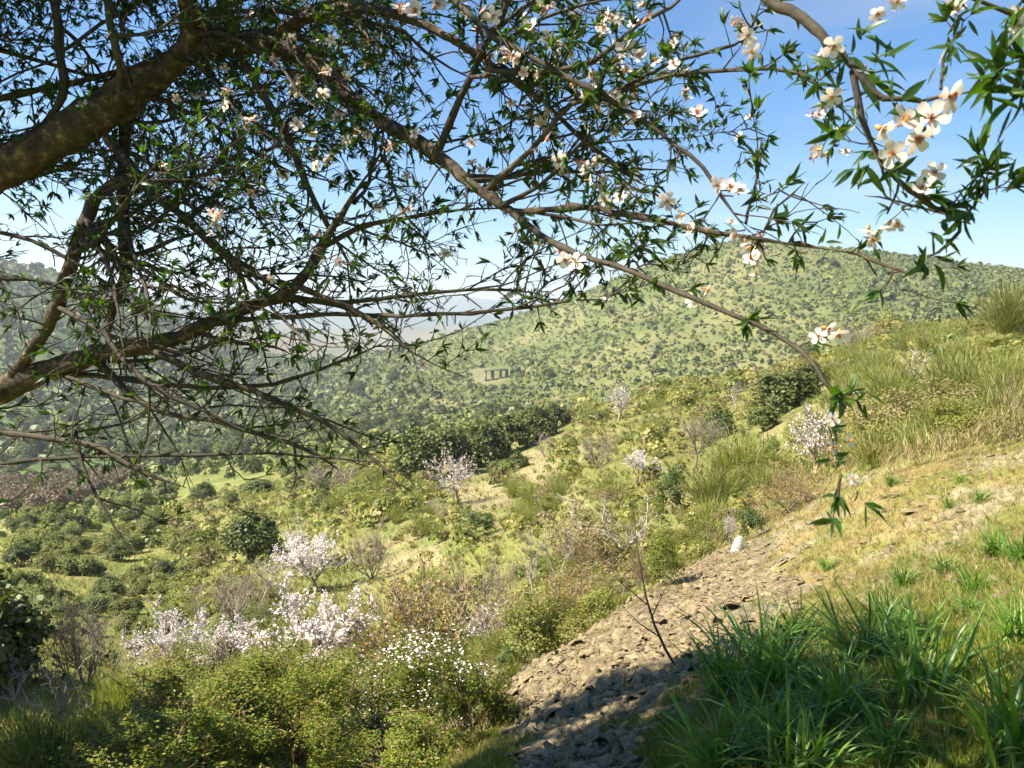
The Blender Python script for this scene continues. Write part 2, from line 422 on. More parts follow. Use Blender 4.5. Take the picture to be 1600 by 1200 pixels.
M['straw'] = leaf_mat('straw', [(0.30, 0.23, 0.11), (0.40, 0.33, 0.18), (0.22, 0.17, 0.08)], 0.25)

# ------------------------------------------------------------------ ground sheet
SCREE = [(768, 1100), (775, 1083), (900, 985), (1000, 925), (1150, 850), (1215, 835), (1190, 890), (1270, 915), (1230, 960), (1150, 1005), (1080, 1060), (960, 1130), (940, 1200), (920, 1300), (850, 1300), (790, 1170)]
PATHS = [[(795, 700), (850, 705), (905, 770), (930, 800), (880, 800), (800, 760)], [(590, 870), (680, 850), (700, 880), (600, 900)], [(690, 760), (790, 755), (800, 790), (740, 800)]]

def mix(a, b, t):
    return np.asarray(a) * (1 - t[..., None]) + np.asarray(b) * t[..., None]
def ss(x, a, b):
    t = np.clip((x - a) / (b - a), 0, 1); return t * t * (3 - 2 * t)

def ground_colour(x, y, z):
    r = np.hypot(x, y); az = np.arctan2(x, y)
    u, v, fw = project(np.stack([x, y, z], -1))
    behind = fw < 0.3
    u = np.where(behind, 9e3, u); v = np.where(behind, 9e3, v)
    n1 = fbm(x / 6 + 9, y / 6 + 5); n2 = fbm(x / 1.3 + 3, y / 1.3 + 8); n3 = fbm(x / 40 + 2, y / 40 + 7); n4 = fbm(x / 150 + 5, y / 150 + 1)
    slope = mix((0.155, 0.155, 0.045), (0.22, 0.19, 0.085), ss(n1, 0.42, 0.62))
    slope = mix(slope, (0.115, 0.155, 0.03), ss(n2 * 0.5 + n1 * 0.5, 0.5, 0.6) * 0.7)
    left = ss(-az, 0.12, 0.40) * ss(r, 14, 40)
    slope = mix(slope, mix((0.14, 0.165, 0.04), (0.23, 0.21, 0.07), ss(n1, 0.4, 0.6)), left * 0.85)
    terr = mix((0.23, 0.175, 0.07), (0.17, 0.165, 0.042), ss(n2, 0.38, 0.6))
    terr = mix(terr, (0.27, 0.225, 0.15), ss(fbm(x / 0.7 + 50, y / 0.7 + 50), 0.5, 0.62) * 0.8)
    moss = mix((0.16, 0.185, 0.02), (0.19, 0.165, 0.05), ss(n2, 0.4, 0.62))
    terr = mix(moss, terr, ss(r, 4.6, 7.0))
    c = mix(terr, slope, ss(r - r_edge(az), -0.3, 0.4) * np.ones_like(r))
    hill = mix((0.098, 0.118, 0.036), (0.155, 0.15, 0.06), ss(n3 * 0.6 + n1 * 0.4, 0.42, 0.6))
    c = mix(c, hill, ss(r, 110, 220))
    lh = mix((0.06, 0.085, 0.03), (0.12, 0.14, 0.05), ss(n3, 0.4, 0.6))
    c = mix(c, lh, ss(r, 150, 300) * ss(-az, 0.16, 0.3))
    far = mix((0.15, 0.125, 0.07), (0.085, 0.10, 0.045), ss(n4, 0.4, 0.6))
    c = mix(c, far, ss(r, 1000, 1500))
    c = mix(c, (0.07, 0.095, 0.08), ss(r, 2400, 3800))
    scr = inside(SCREE, u, v) & (r < 20)
    c[scr] = np.array([0.20, 0.165, 0.11]) * (0.75 + 0.5 * n2[scr])[:, None]
    for pth in PATHS:
        k_ = inside(pth, u, v) & (r < 120) & (r > 12)
        c[k_] = np.array([0.23, 0.195, 0.095]) * (0.8 + 0.4 * n2[k_])[:, None]
    mead = inside([(-60, 738), (0, 738), (60, 733), (130, 722), (185, 722), (150, 735), (60, 748), (-60, 760)], u, v) & (r > 100)
    c[mead] = (0.075, 0.125, 0.03)
    mead2 = inside([(265, 695), (310, 690), (320, 700), (270, 706)], u, v) & (r > 100)
    c[mead2] = (0.09, 0.15, 0.035)
    bare = inside([(735, 578), (752, 575), (775, 590), (760, 600), (738, 600)], u, v) & (r > 200)
    c[bare] = (0.16, 0.15, 0.075)
    return c

gv = np.stack([GX, GY, Z], -1).reshape(-1, 3)
gc = ground_colour(gv[:, 0], gv[:, 1], gv[:, 2])
ni = len(AZ); idx = np.arange(ni * NR).reshape(ni, NR)
q = np.stack([idx[:-1, :-1], idx[:-1, 1:], idx[1:, 1:], idx[1:, :-1]], -1).reshape(-1, 4)[:, ::-1]
centre = np.array([[0, 0, 0.0]])
fan = np.stack([np.full(ni - 1, ni * NR), idx[:-1, 0], idx[1:, 0]], -1)[:, ::-1]
gm = make_mesh('ground', np.concatenate([gv, centre]), [q, fan], M['ground'], np.concatenate([gc, [[0.15, 0.15, 0.05]]]), smooth=True)
g_ob = bpy.data.objects.new('ground', gm); COL.objects.link(g_ob); g_ob['kind'] = 'structure'

ORD = 'first second third fourth fifth sixth seventh eighth ninth tenth eleventh twelfth thirteenth fourteenth fifteenth sixteenth seventeenth eighteenth nineteenth twentieth'.split()
# ------------------------------------------------------------------ object helpers
def obj(name, me, parent=None, loc=None, rot=None, scl=None, kind=None, label=None, cat=None, group=None):
    o = bpy.data.objects.new(name, me); COL.objects.link(o)
    if parent is not None: o.parent = parent
    if loc is not None: o.location = loc
    if rot is not None: o.rotation_euler = rot
    if scl is not None: o.scale = scl
    if kind: o['kind'] = kind
    if label: o['label'] = label
    if cat: o['category'] = cat
    if group: o['group'] = group
    return o

def plant(name, label, cat, pos, size, rot, parts, group=None):
    """a plant standing at pos, size = (width, depth, height) in metres; parts = [(name, unit mesh)]"""
    r = obj(name, None, loc=pos, rot=(0, 0, rot), scl=size, label=label, cat=cat, group=group)
    for pn, me in parts: obj(pn, me, r)
    return r

def span(u, v, wpx, hpx, sink=0.04):
    """ground point at (u, v) and metres for a thing wpx wide and hpx tall there"""
    p = hit(u, v); _, _, d = project(p)
    s = d / F
    p = p.copy(); p[2] -= sink * hpx * s
    return p, (wpx * s, wpx * s, hpx * s * 1.04)

# ------------------------------------------------------------------ plant prototypes (unit width, unit height)
def clump_cloud(rng, n, nclump, size, low=0.05, squash=1.0, spread=0.16, up=0.25, shell=0.75):
    """leaf positions in clumps over a dome-like volume inside the unit box; returns pos, outward"""
    d = unit(rng.normal(size=(nclump, 3))); d[:, 2] = np.abs(d[:, 2]) * 1.0 - 0.85 * rng.random(nclump)
    rad = shell + (1 - shell) * rng.random(nclump)
    rad = rad * rng.uniform(0.72, 1.0, nclump)
    c = d * rad[:, None] * np.array([0.42, 0.42, 0.5]) + np.array([0, 0, 0.47])
    k_ = rng.integers(0, nclump, n)
    cs = spread * rng.uniform(0.6, 1.3, nclump)
    off = unit(rng.normal(size=(n, 3))) * (rng.random(n) ** 0.45)[:, None] * cs[k_][:, None]
    p = c[k_] + off
    p[:, 2] = np.maximum(p[:, 2], low + 0.04 * rng.random(n))
    out = unit(off * 1.0 + 0.35 * d[k_] + np.array([0, 0, up]))
    return p, out

def crown_mesh(name, seed, n, nclump, size, mat, low=0.05, spread=0.16, aspect=1.0, tpl=CARD, jit=0.6):
    rng = np.random.default_rng(seed)
    p, out = clump_cloud(rng, n, nclump, size, low, spread=spread)
    Nn = unit(out + jit * rng.normal(size=out.shape))
    Y = unit(np.cross(Nn, rng.normal(size=Nn.shape)))
    V, f = leaves(p, Y, size * rng.uniform(0.6, 1.3, n), tpl, rng, Nn)
    return make_mesh(name, V, f, mat)

def skeleton(seed, nmain=4, spread=0.8, l1=0.55, trunk_h=0.25, r0=0.05, n2=6, n3=8, wander=0.15, up=0.06, levels=3, l2=0.4, l3=0.2):
    """branching frame; returns (trunk tubes, branch tubes, finest polylines), scaled to the unit box"""
    rng = np.random.default_rng(seed)
    tr = grow(rng, np.zeros((1, 3)), np.array([[rng.normal() * 0.15, rng.normal() * 0.15, 1.0]]), max(trunk_h, 0.02), 5, 0.1)
    a = rng.random(nmain) * 0.8 + np.arange(nmain) * 2 * math.pi / nmain
    sp = rng.uniform(0.35, 1.0, nmain) * spread
    D = np.stack([np.cos(a) * np.sin(sp), np.sin(a) * np.sin(sp), np.cos(sp)], -1)
    P1 = grow(rng, np.repeat(tr[:, -1], nmain, 0), D, l1 * rng.uniform(0.7, 1.1, nmain), 8, wander, (0, 0, up))
    sets = [P1]
    i = np.repeat(np.arange(nmain), n2); t = rng.uniform(0.25, 1.0, len(i))
    p, T = along(P1, i, t); P2 = grow(rng, p, aside(rng, T, 0.35, 1.0), l2 * rng.uniform(0.5, 1.1, len(i)), 6, wander * 1.2, (0, 0, up)); sets.append(P2)
    if levels > 2:
        i = np.repeat(np.arange(len(P2)), n3); t = rng.uniform(0.15, 1.0, len(i))
        p, T = along(P2, i, t); P3 = grow(rng, p, aside(rng, T, 0.3, 1.0), l3 * rng.uniform(0.4, 1.1, len(i)), 4, wander * 1.3, (0, 0, up)); sets.append(P3)
    allp = np.concatenate([s.reshape(-1, 3) for s in sets])
    lo, hi = np.percentile(allp, 1, axis=0), np.percentile(allp, 99, axis=0)
    s = np.array([1 / max(hi[0] - lo[0], hi[1] - lo[1]), 0, 1 / hi[2]]); s[1] = s[0]
    tr = tr * s; sets = [x * s for x in sets]
    return tr, sets, r0

def tree_parts(prefix, seed, bark, leafmat=None, nleaf=1500, lsize=0.03, tpl=CARD, split=False, finest=0.004, cluster=0.0, tend=0.3, **kw):
    rng = np.random.default_rng(seed + 999)
    tr, sets, r0 = skeleton(seed, **kw)
    g = Geo(); g.add(*[x if q_ == 0 else [x] for q_, x in enumerate(tubes(tr, np.linspace(r0 * 1.25, r0, tr.shape[1])[None], 7))])
    parts = [('trunk', g.mesh(prefix + '_trunk', bark, True))] if tr[0, -1, 2] > 0.03 else []
    radii = [r0 * 0.62, r0 * 0.26, max(finest, r0 * 0.10)]
    fine = Geo()
    for lv, P in enumerate(sets):
        K = P.shape[1]
        R = np.linspace(1, 0.35, K)[None] * radii[lv] * rng.uniform(0.7, 1.2, len(P))[:, None]
        if lv == 0:
            for b in range(len(P)):
                gb = Geo(); V, f = tubes(P[b:b + 1], R[b:b + 1], 6); gb.add(V, [f]); parts.append(('branch', gb.mesh(prefix + '_branch', bark, True)))
        else:
            V, f = tubes(P, R, 4 if lv == 1 else 3); fine.add(V, [f])
    parts.append(('twigs', fine.mesh(prefix + '_twigs', bark)))
    if leafmat:
        P = sets[-1]; i = rng.integers(0, len(P), nleaf); t = rng.uniform(tend, 1, nleaf)
        p, T = along(P, i, t)
        p = p + rng.normal(size=p.shape) * (0.012 + cluster)
        V, f = leaves(p, unit(T + rng.normal(size=T.shape) * 0.9), lsize * rng.uniform(0.6, 1.3, nleaf), tpl, rng)
        parts.append(('blossom' if 'blossom' in prefix else 'foliage', make_mesh(prefix + '_leaf', V, f, leafmat)))
    return parts

def broom_mesh(name, seed, n, mat, width=0.02, flop=0.75, K=3, low=0.0):
    """a dome of thin upright shoots"""
    rng = np.random.default_rng(seed)
    a = rng.random(n) * 2 * math.pi; t = rng.random(n) ** 0.6 * flop
    b = rng.normal(size=(n, 3)) * np.array([0.10, 0.10, 0]); 
    D = np.stack([np.cos(a) * np.sin(t), np.sin(a) * np.sin(t), np.cos(t)], -1)
    L = rng.uniform(0.55, 1.0, n)
    P0 = b + D * (L * rng.uniform(0.12, 0.8, n))[:, None]; P0[:, 2] += low
    P = grow(rng, P0, D, L * rng.uniform(0.14, 0.32, n), K, 0.22, (0, 0, 0.04))
    s = 0.5 / max(np.percentile(np.hypot(P[:, -1, 0], P[:, -1, 1]), 96), 0.2)
    P[..., :2] *= s; P[..., 2] /= np.percentile(P[:, -1, 2], 98)
    side = unit(np.cross(P[:, -1] - P[:, 0], rng.normal(size=(n, 3)))) * width * rng.uniform(0.6, 1.3, n)[:, None]
    V = np.stack([P[:, 0] - side / 2, P[:, 0] + side / 2, P[:, 1] + side / 2.4, P[:, 1] - side / 2.4, P[:, -1]], 1).reshape(-1, 3)
    o_ = np.arange(n)[:, None] * 5
    return make_mesh(name, V, [np.array([[0, 1, 2, 3]]) + o_, np.array([[3, 2, 4]]) + o_], mat)

OAK = [[('trunk', tree_parts('oak', 40 + q_, M['trunk'], None, trunk_h=0.3, nmain=3, n2=3, levels=2, l1=0.5, r0=0.035)[0][1]),
        ('crown', crown_mesh('oak_crown', 50 + q_, 5200, 75, 0.036, M['oak'], 0.06, 0.13))] for q_ in range(4)]
OAK_MID = [crown_mesh('oak_mid', 70 + q_, 700, 28, 0.085, M['oak_far'], 0.0, 0.16) for q_ in range(4)]
SHRUB_MID = [crown_mesh('shrub_mid', 80 + q_, 420, 26, 0.10, M['scrub_far'], 0.0, 0.17) for q_ in range(3)]
SHRUB_BIG = [crown_mesh('shrub_big', 85 + q_, 4200, 60, 0.036, M['scrub_far'], 0.0, 0.14) for q_ in range(2)]
GREEN = [crown_mesh('green_crown', 90 + q_, 2600, 17, 0.042, M['green_shrub'], 0.0, 0.17, tpl=DIAMOND) for q_ in range(3)]
YELLOW = [crown_mesh('yellow_crown', 95 + q_, 2600, 40, 0.04, M['yellow_shrub'], 0.0, 0.16, tpl=DIAMOND) for q_ in range(2)]
MOUND = [crown_mesh('mound', 180 + q_, 900, 26, 0.06, m_, 0.0, 0.15, tpl=DIAMOND) for q_, m_ in enumerate((M['mound_a'], M['mound_b'], M['mound_c'], M['mound_a'], M['mound_d']))]
MOUND_NEAR = [crown_mesh('mound_near', 190 + q_, 4200, 40, 0.027, m_, 0.0, 0.13, tpl=DIAMOND) for q_, m_ in enumerate((M['mound_a'], M['mound_b'], M['mound_c'], M['mound_a'], M['mound_d']))]
BROOM = [broom_mesh('broom', 100 + q_, 1000, M['broom'], 0.013, 0.95) for q_ in range(4)]
BROOM_FINE = [broom_mesh('broom_fine', 110 + q_, 2600, M['broom'], 0.009, 0.95) for q_ in range(3)]
RUSTY = [tree_parts('rusty', 120 + q_, M['grey_twig'], M['rust'], 3000, 0.028, tpl=DIAMOND, trunk_h=0.02, nmain=9, spread=1.2, r0=0.014, n2=7, n3=6, cluster=0.02) for q_ in range(2)]
BARE = [tree_parts('bare', 130 + q_, M['grey_twig'], None, trunk_h=0.02 if q_ else 0.2, nmain=7, spread=1.1, r0=0.022, n2=8, n3=9, finest=0.0035) for q_ in range(3)]
ALMOND = [tree_parts('blossom', 140 + q_, M['grey_twig'], M['blossom'], 5200, 0.018, trunk_h=0.22, nmain=5, spread=1.0, r0=0.03, n2=7, n3=8, tend=0.1, up=0.1) for q_ in range(3)]
ALMOND_THIN = [tree_parts('blossom', 150 + q_, M['grey_twig'], M['blossom'], 1500, 0.016, trunk_h=0.2, nmain=6, spread=1.0, r0=0.03, n2=7, n3=9, tend=0.2) for q_ in range(2)]
DEAD = [tree_parts('dead', 160 + q_, M['dead'], None, trunk_h=0.22, nmain=4, spread=0.9, r0=0.03, n2=5, n3=5, finest=0.006, l2=0.3, l3=0.15, wander=0.22) for q_ in range(4)]
DRY = [broom_mesh('dry', 170 + q_, 220, M['straw'], 0.014, 0.45) for q_ in range(3)]

MARKS = [(893, 824, ' close to the bleached stump'), (1050, 806, ' close to the dark upright shrub'), (747, 840, ' close to the glossy green shrub'), (1036, 918, ' close to the yellow green shrub by the stones'), (395, 876, ' close to the round solitary oak'), (492, 928, ' close to the compact white almond'), (1086, 728, ' close to the flat crowned bare almond'), (966, 658, ' close to the pinkish almond on the crest'), (852, 714, ' close to the small forked snag'), (1268, 748, ' close to the almond behind the hanging twig'), (1232, 640, ' close to the wide bright green oak'), (1432, 610, ' close to the bleached dead branches'), (1578, 528, ' close to the skyline broom'), (1505, 640, ' close to the bright upper broom'), (655, 1060, ' close to the large rust shrub'), (835, 940, ' close to the leaning dead almond'), (716, 790, ' close to the pale thin almond'), (1178, 842, ' close to the white rock'), (700, 742, ' in front of the tree belt'), (580, 905, ' close to the brownish bare shrub'), (1330, 660, ' behind the hanging flowers'), (620, 830, ' on the open grassy slope')]
EXCL = [(1510, 500, 1600, 610), (1040, 640, 1130, 745), (1015, 715, 1085, 830), (705, 770, 790, 860), (870, 780, 925, 840), (800, 820, 890, 955), (930, 790, 1090, 935), (1150, 780, 1215, 860), (1170, 600, 1310, 725), (1090, 620, 1160, 700), (940, 600, 1000, 670), (900, 670, 975, 745), (970, 700, 1030, 765), (820, 670, 880, 725), (690, 700, 760, 800), (1215, 640, 1330, 765), (1390, 550, 1470, 625), (340, 790, 450, 900), (435, 800, 550, 945), (690, 870, 800, 1000), (540, 820, 640, 920), (1130, 790, 1165, 870), (285, 745, 345, 790), (370, 740, 440, 780)]
def clear_of(P):
    u, v, d = project(P); k_ = np.ones(len(P), bool)
    for a_, b_, c_, e_ in EXCL: k_ &= ~((u > a_ - 8) & (u < c_ + 8) & (v > b_) & (v < e_ + 30))
    return k_
def near_mark(p):
    u, v, d = project(np.asarray(p)[None])
    return min(MARKS, key=lambda m_: (m_[0] - u[0]) ** 2 + (2 * (m_[1] - v[0])) ** 2)[2]
# ------------------------------------------------------------------ hills: scrub as stuff, the oaks showing largest as single trees
def scatter_polar(rng, n, az0, az1, r0, r1, power=2.0):
    az = rng.uniform(az0, az1, n)
    r = (rng.random(n) * (r1 ** power - r0 ** power) + r0 ** power) ** (1 / power)
    x = r * np.sin(az); y = r * np.cos(az)
    return np.stack([x, y, ground(x, y)], -1), r, az

def dots(name, mat, P, S, rng, nq, label, cat, card=1.0):
    """small bushes far away, joined"""
    d = unit(rng.normal(size=(len(P), nq, 3))); d[..., 2] = np.abs(d[..., 2]) - 0.15
    c = P[:, None] + d * S[:, None, None] * np.array([0.46, 0.46, 0.42]) * rng.uniform(0.7, 1.05, (len(P), nq, 1)) + np.array([0, 0, 1]) * (S * 0.34)[:, None, None]
    Nn = unit(d.reshape(-1, 3) + 0.35 * rng.normal(size=(len(P) * nq, 3)))
    Y = unit(np.cross(Nn, rng.normal(size=Nn.shape)))
    V, f = leaves(c.reshape(-1, 3), Y, np.repeat(S, nq) * card * rng.uniform(0.32, 0.6, len(P) * nq), CARD, rng, Nn)
    return obj(name, make_mesh(name, V, f, mat), kind='stuff', label=label, cat=cat)

BRIDGE = hit(775, 592)
rng = np.random.default_rng(21)
def keep_hill(P):
    u, v, d = project(P)
    k_ = ~((np.abs(u - 775) < 22) & (v > 572) & (v < 604) & (d > 250))
    k_ &= ~inside([(735, 578), (752, 575), (775, 590), (760, 600), (738, 600)], u, v)
    k_ &= ~inside([(-60, 738), (0, 738), (60, 733), (130, 722), (185, 722), (150, 735), (60, 748), (-60, 760)], u, v)
    return k_
Pa, ra, _ = scatter_polar(rng, 25000, -0.30, 0.62, 190, 690)
clus = fbm(Pa[:, 0] / 60 + 3, Pa[:, 1] / 60 + 9)
kk = keep_hill(Pa); Pa = Pa[kk]; clus = clus[kk]; ra = ra[kk]
az_ = np.arctan2(Pa[:, 0], Pa[:, 1])
Sa = rng.gamma(1.3, 0.46, len(Pa)) + 0.62
dark = rng.random(len(Pa)) < np.clip(0.22 + 1.6 * (clus - 0.44) + 0.5 * ss(az_, 0.22, 0.5), 0.1, 0.85)
Pl, rl, al = scatter_polar(rng, 7200, -0.85, -0.04, 210, 900, 1.6)
kk = keep_hill(Pl) & (rng.random(len(Pl)) < ss(-al, 0.04, 0.30)); Pl = Pl[kk]; rl = rl[kk]
Sl = rng.gamma(5.0, 0.6, len(Pl)) + 1.4
darkl = rng.random(len(Pl)) < 0.72
Pv, rv, _ = scatter_polar(rng, 2000, -0.70, 0.02, 18, 230, 1.2)
kk = (rv > 55) | (np.arctan2(Pv[:, 0], Pv[:, 1]) < -0.19 - 0.10 * (rv < 35)); Pv = Pv[kk]; rv = rv[kk]
kk = keep_hill(Pv) & clear_of(Pv); Pv = Pv[kk]; rv = rv[kk]
Sv = 0.8 * (rng.gamma(2.5, 0.5, len(Pv)) + 0.6) * np.interp(rv, [20, 60], [0.6, 1.0])
Sv = np.minimum(Sv, np.interp(rv, [18, 35, 60, 120], [0.8, 1.1, 1.9, 3.5]))
darkv = rng.random(len(Pv)) < np.interp(rv, [30, 120], [0.2, 0.4])
P_d = np.concatenate([Pa[dark], Pl[darkl], Pv[darkv]]); S_d = np.concatenate([Sa[dark] * 1.15, Sl[darkl], Sv[darkv]])
P_s = np.concatenate([Pa[~dark], Pl[~darkl], Pv[~darkv]]); S_s = np.concatenate([Sa[~dark] * 0.85, Sl[~darkl] * 0.8, Sv[~darkv]])
def visible(P, S):
    """rough test: is the top of each plant in the frame and above the terrain between"""
    u, v, d = project(P + np.array([0, 0, 1]) * S[:, None])
    ok = (u > -5) & (u < 1605) & (v > 0) & (v < 1200)
    for f_ in np.linspace(0.05, 0.97, 40):
        Q = np.array([0, 0, EYE]) * (1 - f_) + (P + np.array([0, 0, 1]) * S[:, None]) * f_
        ok &= Q[:, 2] > ground(Q[:, 0], Q[:, 1])
    return ok
def where(p):
    u, v, d = [x[0] for x in project(np.asarray(p)[None])]
    if d > 400 and u < 480: return ' on the slope of the left hill'
    if d > 180 and u >= 480: return ' on the ' + ('lower' if v > 560 else 'middle' if v > 470 else 'upper') + ' big hill, ' + ('left of' if u < 735 else 'close to' if u < 830 and v > 540 else 'right of') + ' the small bridge'
    side = 'far left' if u < 200 else 'left' if u < 400 else 'centre left' if u < 600 else 'centre'
    return ' at ' + side + (' on the valley floor' if d > 110 else ' beyond the round oak' if d > 50 else ' below the round oak')
for P, S, meshes, nm, lab, cat, grp, stuff, mat in (
    (P_d, S_d, OAK_MID, 'holm_oak', 'dark rounded holm oak, one of the many dotting the valley sides', 'tree', 'holm oaks dotting the valley sides', 'hillside_oak_scrub', M['oak_far']),
    (P_s, S_s, SHRUB_MID, 'valley_shrub', 'pale olive rounded shrub, one of the many dotting the valley sides', 'shrub', 'pale shrubs dotting the valley sides', 'hillside_pale_scrub', M['scrub_far'])):
    vis = visible(P, S); P = P[vis]; S = S[vis]
    o_ = np.argsort(-S / project(P)[2]); big, rest = o_[:280], o_[280:]
    for q_, b in enumerate(big):
        p = P[b]; s = S[b]
        obj(nm, (OAK[q_ % 4][1][1] if nm == 'holm_oak' else SHRUB_BIG[q_ % 2]) if s / project(p)[2] * F > 22 else meshes[q_ % len(meshes)], loc=(p[0], p[1], p[2] - 0.05 * s), rot=(0, 0, rng.uniform(0, 6.28)), scl=(s * 1.1, s * 1.1, s * rng.uniform(0.75, 1.0)), label=lab.split(',')[0] + where(p), cat=cat, group=grp)
    dots(stuff, mat, P[rest], S[rest], rng, 16, 'far scrub speckling the hillsides' if mat is M['scrub_far'] else 'far dark holm oaks speckling the hillsides', 'scrub')

# brown leafless thicket along the valley floor
Pt, rt, at_ = scatter_polar(rng, 1500, -0.62, -0.30, 110, 215)
u, v, d = project(Pt)
kk = inside([(-20, 745), (60, 748), (150, 736), (230, 722), (240, 740), (150, 775), (90, 800), (30, 830), (-20, 835)], u, v)
Pt = Pt[kk]
dots('brown_thicket', M['thicket'], Pt, rng.uniform(1.6, 3.6, len(Pt)), rng, 240, 'brown leafless thicket along the valley floor beside the green meadow', 'thicket', 0.15)
Pt2, _, _ = scatter_polar(rng, 500, -0.20, -0.08, 150, 320)
u, v, d = project(Pt2); Pt2 = Pt2[inside([(545, 645), (590, 640), (600, 660), (550, 668)], u, v)]
if len(Pt2): dots('brown_thicket', M['thicket'], Pt2, rng.uniform(1.6, 3.2, len(Pt2)), rng, 60, 'small patch of reddish brown thicket at the foot of the hill', 'thicket', 0.5)

# ------------------------------------------------------------------ the small road bridge on the hillside
def box(g, c, s, rz=0.0):
    c = np.asarray(c, float); s = np.asarray(s, float) / 2
    k_ = np.array([(x, y, z) for x in (-1, 1) for y in (-1, 1) for z in (-1, 1)], float) * s
    R = np.array([[math.cos(rz), -math.sin(rz), 0], [math.sin(rz), math.cos(rz), 0], [0, 0, 1]])
    f = [[0, 1, 3, 2], [4, 6, 7, 5], [0, 4, 5, 1], [2, 3, 7, 6], [0, 2, 6, 4], [1, 5, 7, 3]]
    g.add(k_ @ R.T + c, [np.array(f)])
def boxes(name, lst, mat):
    g = Geo()
    for b in lst: box(g, *b)
    return g.mesh(name, mat)
dB = project(BRIDGE)[2]; sB = dB / F
deck_z = EYE + (at(775, 577, dB)[2] - EYE)
brg = obj('road_bridge', None, loc=(BRIDGE[0], BRIDGE[1] - 3, 0), label='small pale concrete road bridge on piers crossing a gully on the hillside', cat='bridge')
W = 38 * sB
obj('deck', boxes('deck', [((0, 0, deck_z), (W, 5, 2.2 * sB))], M['concrete']), brg)
obj('parapet', boxes('parapet', [((0, -2.35, deck_z + 1.8 * sB), (W, 0.3, 1.0 * sB))], M['concrete']), brg)
base = BRIDGE[2] - 4
for px, wd in ((-5, 5), (7.5, 4)):
    obj('pier', boxes('pier', [((px * sB, 0, (deck_z + base) / 2), (wd * sB, 3.6, deck_z - base - 2.2 * sB))], M['concrete']), brg)
for px in (-16, 17):
    obj('abutment', boxes('abutment', [((px * sB, 1, (deck_z + base) / 2), (5 * sB if px > 0 else 3 * sB, 5.5, deck_z - base - 2.2 * sB))], M['concrete']), brg)
# ------------------------------------------------------------------ trees and shrubs of the middle slope
rng = np.random.default_rng(33)
def rz(): return float(rng.uniform(0, 6.28))
oaks = [  # u, base v, width px, height px, label
 (655, 752, 95, 92, 'dark holm oak at the near left end of the tree belt'),
 (700, 742, 95, 86, 'dark holm oak second from the left in the tree belt'),
 (748, 728, 105, 82, 'broad holm oak in the middle of the tree belt'),
 (795, 708, 95, 72, 'holm oak right of the middle in the tree belt'),
 (835, 690, 85, 62, 'holm oak second from the right end of the tree belt'),
 (868, 670, 62, 46, 'small holm oak at the right end of the tree belt'),
 (765, 655, 48, 30, 'small holm oak behind the tree belt beside pale rocks'),
 (800, 648, 46, 26, 'smaller holm oak peeping over the tree belt below the bridge'),
 (395, 876, 108, 88, 'round solitary holm oak on the lower slope above the white almond'),
 (1232, 640, 118, 70, 'wide bright green oak behind the hanging twig'),
 (1270, 608, 70, 48, 'green oak at the upper end of the hillside clump'),
 (1193, 675, 58, 50, 'small bright green oak in front of the wide green oak'),
 (1122, 684, 62, 56, 'yellowish green oak beside the almond with the bare trunk'),
 (1072, 600, 28, 13, 'tiny dark oak on the crest below the hill'),
 (318, 782, 46, 34, 'rounded grey green oak on the lower left slope'),
 (402, 770, 56, 28, 'dark flat oak on the lower slope near the drooping twigs'),
]
for q_, (u, v, wp, hp, lab) in enumerate(oaks):
    p, s = span(u, v, wp, hp)
    plant('holm_oak', lab, 'tree', p, s, rz(), OAK[q_ % 4])
greens = [
 (1200, 714, 38, 40, 'small dark round shrub below the bright green oak', GREEN),
 (1050, 806, 62, 88, 'dark green upright shrub beside the pinkish almond', GREEN),
 (747, 840, 66, 54, 'glossy green low shrub under the pale almond', GREEN),
 (1178, 842, 56, 62, 'dark green shrub behind the white rock at the terrace edge', GREEN),
 (1036, 918, 84, 96, 'yellow green leafy shrub at the edge of the stone bank', YELLOW),
 (500, 770, 60, 30, 'low green shrub on the slope below the tree belt', GREEN),
 (1500, 572, 50, 26, 'small dark green shrub below the big broom on the skyline', GREEN),
 (800, 1050, 60, 45, 'low bright green plant at the foot of the stone bank', GREEN),
]
for q_, (u, v, wp, hp, lab, pr) in enumerate(greens):
    p, s = span(u, v, wp, hp)
    plant('green_shrub', lab, 'shrub', p, s, rz(), [('foliage', pr[q_ % len(pr)])])
almonds = [
 (492, 928, 108, 88, 'compact almond tree white with blossom on the lower slope', ALMOND[0]),
 (468, 882, 70, 66, 'greyish almond just behind the compact white almond', ALMOND_THIN[0]),
 (262, 1062, 118, 108, 'almond bush white with blossom, the left one of the pair behind the bramble', ALMOND[1]),
 (345, 1062, 105, 92, 'almond bush white with blossom, the right one of the pair behind the bramble', ALMOND[2]),
 (490, 1075, 190, 150, 'tall almond bush with upright white sprays beside the rust shrub', ALMOND[1]),
 (716, 790, 78, 80, 'pale almond with thin white blossom above the glossy green shrub', ALMOND_THIN[1]),
 (1000, 752, 52, 50, 'pinkish almond beside the dark upright shrub', ALMOND[2]),
 (966, 658, 52, 62, 'pinkish leafless almond with a dark trunk on the crest', ALMOND_THIN[0]),
 (1268, 748, 110, 118, 'almond with scattered white blossom behind the hanging twig', ALMOND_THIN[1]),
 (1142, 850, 34, 52, 'small pale almond shrub beside the white rock', ALMOND_THIN[0]),
 (760, 1030, 90, 90, 'almond sprays with white blossom below the grey bare shrub', ALMOND_THIN[1]),
]
for u, v, wp, hp, lab, pr in almonds:
    p, s = span(u, v, wp, hp)
    plant('almond_tree', lab, 'tree', p, s, rz(), pr)
